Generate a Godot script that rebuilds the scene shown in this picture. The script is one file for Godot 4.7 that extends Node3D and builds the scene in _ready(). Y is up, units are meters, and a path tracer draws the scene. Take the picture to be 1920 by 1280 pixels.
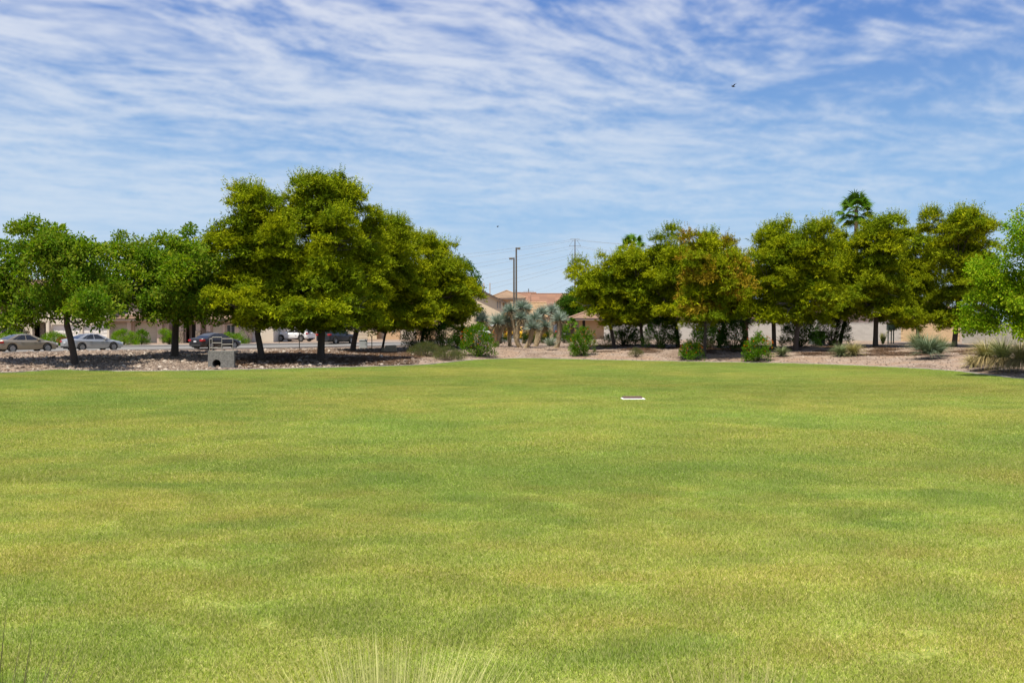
extends Node3D
# A neighbourhood park lawn in a shallow basin, ringed by pines, yuccas, gravel banks, a street with parked cars and stucco houses.

const F := 1844.0        # focal length in pixels of a 1920 x 1280 picture
const EYE := 2.55        # eye height above the lawn
const PITCH := -0.01735  # the horizon lies 32 pixels above the middle
const AIR := 0.61        # sky radiance at the exposure below
const EXPOSURE := 1.68

var rng := RandomNumberGenerator.new()
var used := {}
var basin := PackedVector2Array()
var lawn := PackedVector2Array()
var street := PackedVector2Array()
var mats := {}
var clumps := {}

# ---------------------------------------------------------------- mesh collector
class M:
	var v := PackedVector3Array()
	var n := PackedVector3Array()
	var c := PackedColorArray()
	var col := Color.WHITE
	func tri(a: Vector3, b: Vector3, d: Vector3) -> void:
		var nn := (d - a).cross(b - a).normalized()
		v.append(a); v.append(b); v.append(d)
		n.append(nn); n.append(nn); n.append(nn)
		c.append(col); c.append(col); c.append(col)
	func tri_out(a: Vector3, b: Vector3, d: Vector3, out: Vector3) -> void:
		if (d - a).cross(b - a).dot(out) < 0: tri(a, d, b)
		else: tri(a, b, d)
	func quad(a: Vector3, b: Vector3, d: Vector3, e: Vector3, out: Vector3) -> void:
		tri_out(a, b, d, out)
		tri_out(a, d, e, out)
	func tri_n(a: Vector3, b: Vector3, d: Vector3, na: Vector3, nb: Vector3, nd: Vector3) -> void:
		if (d - a).cross(b - a).dot(na + nb + nd) < 0:
			v.append(a); v.append(d); v.append(b)
			n.append(na); n.append(nd); n.append(nb)
		else:
			v.append(a); v.append(b); v.append(d)
			n.append(na); n.append(nb); n.append(nd)
		c.append(col); c.append(col); c.append(col)
	func box(lo: Vector3, hi: Vector3, t := Transform3D.IDENTITY, bev := 0.0) -> void:
		if bev > 0.0:
			bbox(lo, hi, t, bev)
			return
		var p := []
		for i in 8: p.append(t * Vector3(hi.x if i & 1 else lo.x, hi.y if i & 2 else lo.y, hi.z if i & 4 else lo.z))
		var bs := t.basis
		quad(p[0], p[1], p[3], p[2], -bs.z); quad(p[4], p[5], p[7], p[6], bs.z)
		quad(p[0], p[2], p[6], p[4], -bs.x); quad(p[1], p[3], p[7], p[5], bs.x)
		quad(p[0], p[1], p[5], p[4], -bs.y); quad(p[2], p[3], p[7], p[6], bs.y)
	func bbox(lo: Vector3, hi: Vector3, t: Transform3D, b: float) -> void:
		# a box whose upright edges and top edges are chamfered
		var ring := func(y: float, i: float) -> Array:
			var x0 := lo.x + i; var x1 := hi.x - i; var z0 := lo.z + i; var z1 := hi.z - i
			return [Vector3(x0 + b, y, z0), Vector3(x1 - b, y, z0), Vector3(x1, y, z0 + b), Vector3(x1, y, z1 - b), Vector3(x1 - b, y, z1), Vector3(x0 + b, y, z1), Vector3(x0, y, z1 - b), Vector3(x0, y, z0 + b)]
		var rings := [ring.call(lo.y, 0.0), ring.call(hi.y - b, 0.0), ring.call(hi.y, b)]
		var mid := (lo + hi) / 2
		for k in 2:
			for i in 8:
				var j := (i + 1) % 8
				var o: Vector3 = (rings[k][i] + rings[k][j]) / 2 - mid
				quad(t * rings[k][i], t * rings[k][j], t * rings[k + 1][j], t * rings[k + 1][i], t.basis * Vector3(o.x, 0.3 if k else 0.0, o.z))
		for i in range(1, 7):
			tri_out(t * rings[2][0], t * rings[2][i], t * rings[2][i + 1], t.basis.y)
			tri_out(t * rings[0][0], t * rings[0][i], t * rings[0][i + 1], -t.basis.y)
	func tube(pts: Array, radii: Array, sides := 6, caps := true) -> void:
		var rings := []
		var norms := []
		for i in pts.size():
			var d: Vector3 = (pts[mini(i + 1, pts.size() - 1)] - pts[maxi(i - 1, 0)]).normalized()
			var u := d.cross(Vector3.RIGHT if absf(d.x) < 0.8 else Vector3.UP).normalized()
			var w := d.cross(u)
			var r := []
			var q := []
			for k in sides:
				var a := TAU * k / sides
				var o := u * cos(a) + w * sin(a)
				q.append(o)
				r.append(pts[i] + o * radii[i])
			rings.append(r); norms.append(q)
		for i in pts.size() - 1:
			for k in sides:
				var j := (k + 1) % sides
				tri_n(rings[i][k], rings[i][j], rings[i + 1][j], norms[i][k], norms[i][j], norms[i + 1][j])
				tri_n(rings[i][k], rings[i + 1][j], rings[i + 1][k], norms[i][k], norms[i + 1][j], norms[i + 1][k])
		if caps:
			for e in [0, pts.size() - 1]:
				var out: Vector3 = (pts[0] - pts[1]) if e == 0 else (pts[-1] - pts[-2])
				for k in range(1, sides - 1): tri_out(rings[e][0], rings[e][k], rings[e][k + 1], out)
	func lathe(profile: Array, t: Transform3D, sides := 16) -> void:
		# profile: Vector2(radius, height) along the local y axis
		for i in profile.size() - 1:
			var a: Vector2 = profile[i]
			var b: Vector2 = profile[i + 1]
			var d := (b - a).normalized()
			for k in sides:
				var p := TAU * k / sides
				var q := TAU * (k + 1) / sides
				var np := t.basis * Vector3(d.y * cos(p), -d.x, d.y * sin(p))
				var nq := t.basis * Vector3(d.y * cos(q), -d.x, d.y * sin(q))
				var pa := t * Vector3(a.x * cos(p), a.y, a.x * sin(p)); var qa := t * Vector3(a.x * cos(q), a.y, a.x * sin(q))
				var pb := t * Vector3(b.x * cos(p), b.y, b.x * sin(p)); var qb := t * Vector3(b.x * cos(q), b.y, b.x * sin(q))
				if a.x > 0.0001: tri_n(pa, qa, qb if b.x > 0.0001 else pb, np, nq, nq)
				if b.x > 0.0001: tri_n(pa, qb, pb, np, nq, np)
	func add(d: Dictionary, t: Transform3D, tint := 0) -> void:
		v.append_array(t * (d.v as PackedVector3Array))
		n.append_array(Transform3D(t.basis.orthonormalized(), Vector3.ZERO) * (d.n as PackedVector3Array))
		c.append_array(d.c[tint % d.c.size()])
	func blade(p: Vector3, dir: Vector3, side: Vector3, length: float, w: float, droop: float, segs := 3, tip := Color.BLACK) -> void:
		# a narrow leaf that starts at p, follows dir and bends down
		var root := col
		var prev := p
		var d := dir.normalized()
		var pw := w
		for i in segs:
			var f := float(i + 1) / segs
			var q := prev + d * (length / segs)
			var nw := w * (1.0 - f * f)
			if tip != Color.BLACK: col = root.lerp(tip, f)
			if i == segs - 1: tri(prev - side * pw / 2, prev + side * pw / 2, q)
			else:
				tri(prev - side * pw / 2, prev + side * pw / 2, q + side * nw / 2)
				tri(prev - side * pw / 2, q + side * nw / 2, q - side * nw / 2)
			prev = q; pw = nw
			d = (d + Vector3(0, -droop / segs, 0)).normalized()
		col = root
	func mesh() -> ArrayMesh:
		var a := []
		a.resize(Mesh.ARRAY_MAX)
		a[Mesh.ARRAY_VERTEX] = v; a[Mesh.ARRAY_NORMAL] = n; a[Mesh.ARRAY_COLOR] = c
		var m := ArrayMesh.new()
		if v.size(): m.add_surface_from_arrays(Mesh.PRIMITIVE_TRIANGLES, a)
		return m

# ---------------------------------------------------------------- naming and placing
func numbered(called: String) -> String:
	var k: int = used.get(called, 0)
	used[called] = k + 1
	return called if k == 0 else "%s_%03d" % [called, k]

func tag(o: Node3D, label: String, category: String, group := "", kind := "") -> void:
	if label: o.set_meta("label", label)
	if category: o.set_meta("category", category)
	if group: o.set_meta("group", group)
	if kind: o.set_meta("kind", kind)

func thing(called: String, label: String, category: String, at: Vector3, turn := 0.0, group := "") -> Node3D:
	var o := Node3D.new()
	o.name = numbered(called)
	add_child(o)
	o.position = at
	o.rotation.y = turn
	tag(o, label, category, group)
	return o

func part(parent: Node3D, called: String, m, mat: Material) -> MeshInstance3D:
	var o := MeshInstance3D.new()
	o.name = called
	o.mesh = m if m is Mesh else m.mesh()
	o.material_override = mat
	parent.add_child(o, true)
	return o

func struct(called: String, m: M, mat: Material) -> MeshInstance3D:
	var o := part(self, numbered(called), m, mat)
	o.set_meta("kind", "structure")
	return o

func copy(o: Node3D, at: Vector3, turn: float, label: String) -> Node3D:
	var c: Node3D = o.duplicate()
	var called := String(o.name)
	c.name = numbered(called)
	add_child(c)
	c.position = at; c.rotation.y = turn
	c.set_meta("label", label)
	return c

func ray(px: float, py: float) -> Vector3:
	return (Basis(Vector3.RIGHT, PITCH) * Vector3((px - 960) / F, -(py - 640) / F, -1)).normalized()

func P(px: float, py: float, depth: float) -> Vector3:
	var d := ray(px, py)
	return Vector3(0, EYE, 0) + d * (depth / -d.z)

func on_ground(px: float, py: float) -> Vector3:
	var d := ray(px, py)
	var z := 6.0
	while z < 200.0:
		var p := Vector3(0, EYE, 0) + d * (z / -d.z)
		if p.y <= gh(p.x, z): return Vector3(p.x, gh(p.x, z), p.z)
		z += 0.1
	return Vector3(0, EYE, 0) + d * (200.0 / -d.z)

func stand(px: float, depth: float) -> Vector3:
	var x := (px - 960) / F * depth
	return Vector3(x, gh(x, depth), -depth)

func sm(a: float, b: float, x: float) -> float:
	return smoothstep(a, b, x)

func off_line(line: PackedVector2Array, p: Vector2) -> float:
	var best := 1e9
	for i in line.size() - 1:
		var a := line[i]
		var ab := line[i + 1] - a
		var t := clampf((p - a).dot(ab) / ab.length_squared(), 0, 1)
		best = minf(best, p.distance_squared_to(a + ab * t))
	return sqrt(best)

func gh(x: float, z: float) -> float:
	# height of the ground; z is the distance in front of the camera
	var near := 0.95 * (1.0 - sm(0.3, 4.6, z))
	var p := Vector2(x, z)
	if z < 5.0 or Geometry2D.is_point_in_polygon(p, basin): return near
	if z > 175.0: return 0.8
	var d := off_line(basin, p)
	var left := 0.62 * sm(-3, 14, d) - 0.62 * sm(-3, 14, 0) * (1.0 - sm(0, 5, d)) - 0.34 * sm(15, 21, d) + 0.14 * sm(31, 37, d)
	var mid := 0.72 * (1.0 - exp(-d / 5.0))
	var right := 1.02 * (1.0 - exp(-d / 7.0))
	return lerpf(lerpf(left, mid, sm(-13, -2, x)), right, sm(2, 11, x))

func lin(r: float, g: float, b: float) -> Color:
	return Color(r, g, b).linear_to_srgb()

func rock_noise(seed_: int, freq: float, kind := FastNoiseLite.TYPE_SIMPLEX_SMOOTH, octaves := 4) -> FastNoiseLite:
	var f := FastNoiseLite.new()
	f.seed = seed_; f.frequency = freq; f.noise_type = kind; f.fractal_octaves = octaves
	f.fractal_type = FastNoiseLite.FRACTAL_FBM
	return f

func ntex(seed_: int, freq: float, stops: Array, cols: Array, size := 512, kind := FastNoiseLite.TYPE_SIMPLEX_SMOOTH, octaves := 4) -> NoiseTexture2D:
	var t := NoiseTexture2D.new()
	t.width = size; t.height = size; t.seamless = true
	t.noise = rock_noise(seed_, freq, kind, octaves)
	if kind == FastNoiseLite.TYPE_CELLULAR: t.noise.cellular_return_type = FastNoiseLite.RETURN_CELL_VALUE
	var g := Gradient.new()
	g.offsets = PackedFloat32Array(stops); g.colors = PackedColorArray(cols)
	t.color_ramp = g
	return t

func mat(key: String, albedo: Color, rough := 0.85, metal := 0.0) -> StandardMaterial3D:
	if not mats.has(key):
		var m := StandardMaterial3D.new()
		m.resource_name = key
		m.albedo_color = albedo; m.roughness = rough; m.metallic = metal
		mats[key] = m
	return mats[key]

func mottled(key: String, a: Color, b: Color, metres: float, freq: float, rough := 0.9, bump := 0.0, seed_ := 3, kind := FastNoiseLite.TYPE_SIMPLEX_SMOOTH) -> StandardMaterial3D:
	if not mats.has(key):
		var m := mat(key, Color.WHITE, rough)
		m.albedo_texture = ntex(seed_, freq, [0.25, 0.75], [a, b], 512, kind)
		m.uv1_triplanar = true; m.uv1_world_triplanar = true
		m.uv1_scale = Vector3.ONE / metres
		if bump > 0.0:
			m.heightmap_enabled = true
			m.heightmap_texture = m.albedo_texture
			m.heightmap_scale = bump
	return mats[key]

func leafy(key: String, through: Color) -> StandardMaterial3D:
	if not mats.has(key):
		var m := mat(key, Color.WHITE, 0.75)
		m.vertex_color_use_as_albedo = true
		m.metallic_specular = 0.15
		m.backlight_enabled = true
		m.backlight = through
	return mats[key]

func painted(key: String, rough := 0.9) -> StandardMaterial3D:
	var m := mat(key, Color.WHITE, rough)
	m.vertex_color_use_as_albedo = true
	return m

# ---------------------------------------------------------------- sky
func cloud_sky() -> Image:
	# thin broken cloud on a plane overhead, seen through air that whitens towards the horizon
	var w := 4096
	var h := 2048
	var im := Image.create_empty(w, h, false, Image.FORMAT_RGBF)
	var big := rock_noise(17, 0.33, FastNoiseLite.TYPE_SIMPLEX_SMOOTH, 2)
	var mid := rock_noise(5, 1.3, FastNoiseLite.TYPE_SIMPLEX_SMOOTH, 6)
	mid.fractal_gain = 0.62
	var fine := rock_noise(23, 5.2, FastNoiseLite.TYPE_PERLIN, 4)
	fine.fractal_gain = 0.62
	var warp := rock_noise(8, 0.8, FastNoiseLite.TYPE_SIMPLEX_SMOOTH, 2)
	var rows := []
	var y := 0
	while y < h / 2:
		var step := 1 if y >= 740 else 4
		rows.append([y, step])
		y += step
	for row in rows:
		var el: float = (0.5 - (row[0] + row[1] * 0.5) / h) * PI
		var s := sin(el)
		var c := cos(el)
		var f := clampf(s / 0.31, 0.0, 1.0)
		var clear := Color(0.56, 0.69, 0.81).lerp(Color(0.26, 0.49, 0.79), smoothstep(0.0, 0.45, f)).lerp(Color(0.075, 0.22, 0.60), smoothstep(0.3, 1.05, f))
		if s > 0.31: clear = clear.lerp(Color(0.035, 0.115, 0.42), clampf((s - 0.31) / 0.6, 0, 1))
		var white := Color(0.62, 0.74, 0.85).lerp(Color(0.74, 0.775, 0.87), f)
		var x := 0
		while x < w:
			var st: int = row[1]
			var az := wrapf(float(x) / w * TAU, -PI, PI)
			if st == 1 and absf(az) > 0.75: st = 4
			if st == 4 and row[1] == 1 and (row[0] as int) % 4 != 0:
				x += 4
				continue
			az = wrapf((x + st * 0.5) / w * TAU, -PI, PI)
			var k := 1.0 / (s + 0.045)
			var u := sin(az) * c * k
			var v := cos(az) * c * k
			var wu := warp.get_noise_2d(u, v) * 0.2
			var wv := warp.get_noise_2d(u + 31.0, v) * 0.16
			# the bands run aslant
			var a := u * 0.80 + v * 0.60 + wu
			var b := v * 0.80 - u * 0.60 + wv
			var n := mid.get_noise_2d(a * 1.35, b * 2.2)
			var g := big.get_noise_2d(u + 3.0, v)
			var d := fine.get_noise_2d(a * 1.1, b * 2.2)
			var t := 0.47 + 0.30 * g + 0.64 * n * (0.22 + 0.78 * f) + 0.46 * d * f - 0.05 * u
			t = smoothstep(0.02, 0.94, t)
			var col := clear.lerp(white, 0.06 + t * lerpf(0.62, 0.84, f))
			col = Color(col.r * AIR, col.g * AIR, col.b * AIR)
			if st == 1: im.set_pixel(x, row[0], col)
			else: im.fill_rect(Rect2i(x, row[0], st, 4), col)
			x += st
	im.fill_rect(Rect2i(0, h / 2, w, h / 2), Color(0.22, 0.21, 0.18))
	return im

# ---------------------------------------------------------------- foliage templates
func rdir() -> Vector3:
	var z := rng.randf_range(-1, 1)
	var a := rng.randf() * TAU
	var r := sqrt(1 - z * z)
	return Vector3(r * cos(a), z, r * sin(a))

func side_of(d: Vector3) -> Vector3:
	var s := d.cross(rdir())
	return s.normalized() if s.length() > 0.05 else Vector3.RIGHT

func pack(m: M, tints: Array) -> Dictionary:
	# a clump with one set of vertex colours for each tint
	var out := {"v": m.v, "n": m.n, "c": []}
	for t in tints:
		var cc := PackedColorArray()
		cc.resize(m.c.size())
		for i in m.c.size():
			var q: Color = m.c[i]
			cc[i] = Color(q.r * t[0], q.g * t[1], q.b * t[2])
		out.c.append(cc)
	return out

func pine_clump(shoots: int, candles: int, tints: Array) -> Dictionary:
	var m := M.new()
	for i in shoots + candles:
		var candle := i >= shoots
		var d := rdir()
		d.y = absf(d.y) * 0.9 - 0.22 if not candle else absf(d.y) * 0.5 + 0.3
		var from := Vector3(d.x, d.y * 0.6, d.z) * rng.randf_range(0.15, 0.62)
		var axis := (Vector3(d.x, d.y * 0.5, d.z) * 0.6 + Vector3.UP * rng.randf_range(0.25, 0.7) + rdir() * 0.25).normalized()
		if candle: axis = (Vector3.UP + rdir() * 0.16).normalized()
		var length := rng.randf_range(0.26, 0.42) if not candle else rng.randf_range(0.6, 1.25)
		var k := rng.randf_range(0.62, 1.3)
		var warm := rng.randf()
		var needles := 6 if not candle else 11
		for j in needles:
			var t := (j + rng.randf()) / needles
			var p := from + axis * (length * t)
			var out := axis.cross(rdir()).normalized()
			var nd := (axis * rng.randf_range(0.35, 0.9) + out).normalized()
			var nl := rng.randf_range(0.17, 0.27) * (1.0 if not candle else 1.0 - 0.5 * t)
			var w := rng.randf_range(0.05, 0.085)
			m.col = Color(0.19 + 0.085 * warm, 0.242 + 0.07 * warm, 0.010) * k
			var s := side_of(nd)
			m.tri(p - s * w / 2, p + s * w / 2, p + nd * nl)
	return pack(m, tints)

func leaf_clump(count: int, size: float, slim: float, tints: Array, base: Color, droop := 0.2, spread := 0.62) -> Dictionary:
	var m := M.new()
	for i in count:
		var d := rdir()
		var p := d * (spread * pow(rng.randf(), 0.45))
		p.y *= 0.75
		var axis := (d * 0.7 + rdir() * 0.8 + Vector3(0, -droop, 0)).normalized()
		var s := side_of(axis + Vector3.UP * 0.01)
		var l := size * rng.randf_range(0.65, 1.3)
		var w := l * slim
		var k := rng.randf_range(0.6, 1.3)
		m.col = Color(base.r * k * rng.randf_range(0.8, 1.25), base.g * k, base.b * k)
		var mid := p + axis * l * 0.45 + axis.cross(s) * l * 0.08
		var tip := p + axis * l
		m.tri(p, mid - s * w / 2, tip)
		m.tri(p, tip, mid + s * w / 2)
	return pack(m, tints)

func make_templates() -> void:
	rng.seed = 77
	var pine_tints := [[1.0, 1.0, 1.0], [1.15, 1.12, 0.9], [0.72, 0.82, 1.0], [1.32, 1.2, 0.8]]
	clumps.pine = [pine_clump(27, 0, pine_tints), pine_clump(27, 0, pine_tints), pine_clump(25, 0, pine_tints)]
	clumps.pine_top = [pine_clump(20, 5, pine_tints), pine_clump(20, 6, pine_tints)]
	var rust := [[1.3, 0.78, 1.8], [1.15, 0.88, 1.4], [1.0, 0.95, 1.0], [1.45, 0.75, 2.2]]
	clumps.rust = [pine_clump(24, 2, rust), pine_clump(24, 3, rust)]
	var green := [[1.0, 1.0, 1.0], [1.2, 1.1, 0.9], [0.75, 0.85, 1.0], [1.1, 1.0, 1.3]]
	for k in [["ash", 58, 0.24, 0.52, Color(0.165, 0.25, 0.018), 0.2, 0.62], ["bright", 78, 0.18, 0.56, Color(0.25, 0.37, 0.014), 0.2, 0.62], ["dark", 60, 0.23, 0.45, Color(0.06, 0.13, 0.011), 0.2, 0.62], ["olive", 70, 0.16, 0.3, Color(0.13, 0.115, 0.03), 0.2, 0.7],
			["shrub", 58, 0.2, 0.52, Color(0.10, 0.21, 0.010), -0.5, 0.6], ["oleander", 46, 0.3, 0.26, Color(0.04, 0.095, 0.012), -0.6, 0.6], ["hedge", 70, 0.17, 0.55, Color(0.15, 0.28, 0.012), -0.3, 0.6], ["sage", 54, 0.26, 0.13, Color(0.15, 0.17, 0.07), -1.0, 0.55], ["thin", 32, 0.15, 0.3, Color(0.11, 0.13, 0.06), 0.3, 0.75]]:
		clumps[k[0]] = []
		for i in 2: clumps[k[0]].append(leaf_clump(k[1], k[2], k[3], green, k[4], k[5], k[6]))

# ---------------------------------------------------------------- trees and shrubs
func bend(a: Vector3, b: Vector3, sag: Vector3, steps := 4) -> Array:
	var out := []
	for i in steps + 1:
		var t := float(i) / steps
		out.append(a.lerp(b, t) + sag * (4.0 * t * (1.0 - t)))
	return out

func taper(a: float, b: float, steps := 4) -> Array:
	var out := []
	for i in steps + 1: out.append(lerpf(a, b, float(i) / steps))
	return out

func tree(called: String, label: String, group: String, base: Vector3, lobes: Array, kind: String, trunk_r: float, opts := {}) -> Node3D:
	# lobes: [px, py, rx, ry] of the parts of the crown as seen, at the tree's own distance; depth and fill are made here
	rng.seed = hash(label) + int(base.x * 10)
	var o := thing(called, label, "tree", base, 0.0, group)
	var depth := -base.z
	var s := depth / F
	var lo := 1e9; var hi := -1e9; var top := -1e9; var low := 1e9
	for l in lobes:
		lo = minf(lo, l[0] - l[2]); hi = maxf(hi, l[0] + l[2])
		top = maxf(top, P(l[0], l[1] - l[3], depth).y - base.y); low = minf(low, P(l[0], l[1] + l[3], depth).y - base.y)
	var width := (hi - lo) * s
	var cx := P((lo + hi) / 2, 600, depth).x - base.x
	var fork: float = opts.get("fork", maxf(low * 1.05, 0.7))
	# trunk
	var bark := M.new()
	var lean: Vector3 = opts.get("lean", Vector3(cx * 0.22, 0, rng.randf_range(-0.1, 0.1)))
	var mid := Vector3(lean.x, fork, lean.z)
	var end := Vector3(cx * 0.75, top * 0.82, 0) if kind == "pine" else Vector3(lean.x * 1.3 + cx * 0.2, fork + (top - fork) * 0.35, 0)
	var r := trunk_r * 0.72
	bark.col = Color(0.095, 0.074, 0.056)
	var spine := [Vector3(0, -0.25, 0), Vector3(0, 0.02, 0), Vector3(lean.x * 0.2, fork * 0.3, lean.z * 0.2), Vector3(lean.x * 0.55, fork * 0.65, lean.z * 0.6), mid, mid.lerp(end, 0.33) + Vector3(rng.randf_range(-0.2, 0.2), 0, 0), mid.lerp(end, 0.66) + Vector3(rng.randf_range(-0.2, 0.2), 0, 0), end]
	bark.tube(spine, [r * 1.5, r * 1.25, r * 1.05, r * 0.98, r * 0.95, r * 0.66, r * 0.42, r * 0.12], 9)
	# pines: boughs that fill the middle and hang low round the trunk
	if kind == "pine" and not opts.has("plain"):
		lobes = lobes.duplicate()
		for k in (3 if opts.get("skirt", false) else 1):
			var lp := rng.randf_range(0.25, 0.75)
			lobes.append([lerpf(lo, hi, lp), 606.0 + rng.randf_range(-8, 8), (hi - lo) * 0.17, 15.0])
		lobes.append([(lo + hi) / 2, 530.0, (hi - lo) * 0.3, 42.0])
	# coarser foliage closes the crown between its lobes
	var shell := lobes.size()
	if kind == "pine":
		for k in shell - 1: lobes.append([(lobes[k][0] + lobes[k + 1][0]) / 2.0, (lobes[k][1] + lobes[k + 1][1]) / 2.0, (lobes[k][2] + lobes[k + 1][2]) * 0.42, (lobes[k][3] + lobes[k + 1][3]) * 0.42])
	var lobe_n := 0
	# crown
	var crown := M.new()
	var flat: float = opts.get("depth", 0.75)
	var density: float = opts.get("density", 1.0)
	var size: float = opts.get("size", 1.0)
	for l in lobes:
		var core := lobe_n >= shell
		lobe_n += 1
		var rx: float = l[2] * s * 1.05
		var ry: float = l[3] * s * 1.03
		var rz := (rx + ry) * 0.5
		var wide := minf(width * 0.5 * flat, 4.2)
		var dz: float = rng.randf_range(-1, 1) * wide * 0.9 if l.size() < 5 else l[4]
		var c := P(l[0], l[1], depth) - base + Vector3(0, 0, dz)
		# limb towards this lobe
		var t := clampf((c.y - ry * 0.5 - fork) / maxf(end.y - fork, 0.5), 0.0, 0.85)
		var from := mid.lerp(end, t * 0.8)
		var thick := r * lerpf(0.42, 0.16, t)
		bark.col = Color(0.07, 0.055, 0.043)
		bark.tube(bend(from, c, Vector3(0, -0.12 * from.distance_to(c), 0) if kind != "pine" else Vector3(0, 0.05, 0)), taper(thick, 0.035), 6)
		var area := 4.0 * (rx * ry + ry * rz + rz * rx)
		var pads := int(area * (0.188 if kind == "pine" else 0.3) * (0.28 if core else 1.08) * density / (size * size)) + 4
		for i in pads:
			# a pad of foliage at the end of a bough
			var d := rdir()
			if kind == "pine" and d.y < -0.4 and rng.randf() < 0.6: d.y = -d.y
			var q := pow(rng.randf(), 0.3)
			# some boughs reach past the rest and leave a ragged outline
			var stray := not core and rng.randf() < 0.22
			if stray: q = rng.randf_range(1.0, 1.3)
			var pc := c + Vector3(d.x * rx, d.y * ry, d.z * rz) * (q * 0.86)
			var pr := size * (rng.randf_range(0.5, 0.95) if not stray else rng.randf_range(0.3, 0.55))
			var tint := rng.randi() % 4
			var set_: Array = clumps[opts.get("leaf", kind)]
			if kind == "pine":
				if d.y > 0.25 and q > 0.6 and c.y > low + (top - low) * 0.4: set_ = clumps.pine_top
				if opts.get("rust", false) and rng.randf() < 0.42 and pc.y > top * 0.35: set_ = clumps.rust
			var upright: bool = set_ == clumps.pine_top or (kind == "pine" and d.y > 0.1 and q > 0.7)
			for j in (6 if not stray else 3):
				var e := rdir()
				e.y = absf(e.y) * 0.75 - 0.2
				var p := pc + e * pr * (Vector3(0.62, 1.35, 0.62) if upright else Vector3(1, 0.8 if kind == "pine" else 0.9, 1))
				var sc := size * rng.randf_range(0.66, 1.0) * (1.4 if core or q < 0.6 else 1.0)
				var up := (Vector3.UP * (1.5 if kind == "pine" else 0.5) + e * 0.7).normalized()
				var xaxis := up.cross(Vector3(rng.randf_range(-1, 1), 0.02, rng.randf_range(-1, 1))).normalized()
				var basis_ := Basis(xaxis, up, xaxis.cross(up)).scaled_local(Vector3(sc, sc * (0.85 if kind == "pine" else 1.0), sc))
				crown.add(set_[rng.randi() % set_.size()], Transform3D(basis_, p), tint if rng.randf() < 0.7 else rng.randi() % 4)
			if i % 2 == 0:
				bark.col = Color(0.12, 0.10, 0.085) if kind == "pine" else Color(0.075, 0.06, 0.045)
				bark.tube(bend(c.lerp(from, 0.5 * rng.randf()), pc, Vector3(0, -0.08, 0), 2), taper(0.035, 0.014, 2), 3, false)
	# bare grey branches that show in the pines
	for k in opts.get("bare", 0):
		var a := mid.lerp(end, rng.randf_range(0.0, 0.35))
		var ang := rng.randf_range(0.15, PI - 0.15)
		var dir := Vector3(cos(ang), rng.randf_range(-0.25, 0.3), sin(ang)).normalized()
		var b := a + dir * width * rng.randf_range(0.3, 0.5)
		bark.col = Color(0.24, 0.215, 0.19)
		bark.tube(bend(a, b, Vector3(0, 0.25, 0), 3), taper(0.05, 0.02, 3), 4)
		for j in 5:
			var f := a.lerp(b, rng.randf_range(0.45, 1.0)) + Vector3(0, 0.1, 0)
			bark.tube([f, f + (dir + rdir() * 0.9).normalized() * rng.randf_range(0.3, 0.8)], [0.018, 0.008], 3, false)
	var bm := painted("bark")
	if not bm.heightmap_enabled:
		bm.heightmap_enabled = true
		bm.heightmap_texture = ntex(9, 0.05, [0.2, 0.8], [Color.BLACK, Color.WHITE], 256)
		bm.heightmap_scale = 4.0
		bm.uv1_triplanar = true; bm.uv1_scale = Vector3(2.5, 0.8, 2.5)
	part(o, "trunk", bark, bm)
	part(o, "crown", crown, leafy("needles", Color(0.75, 0.8, 0.35)) if kind == "pine" else leafy("leaves", Color(0.8, 0.9, 0.35)))
	return o

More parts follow.
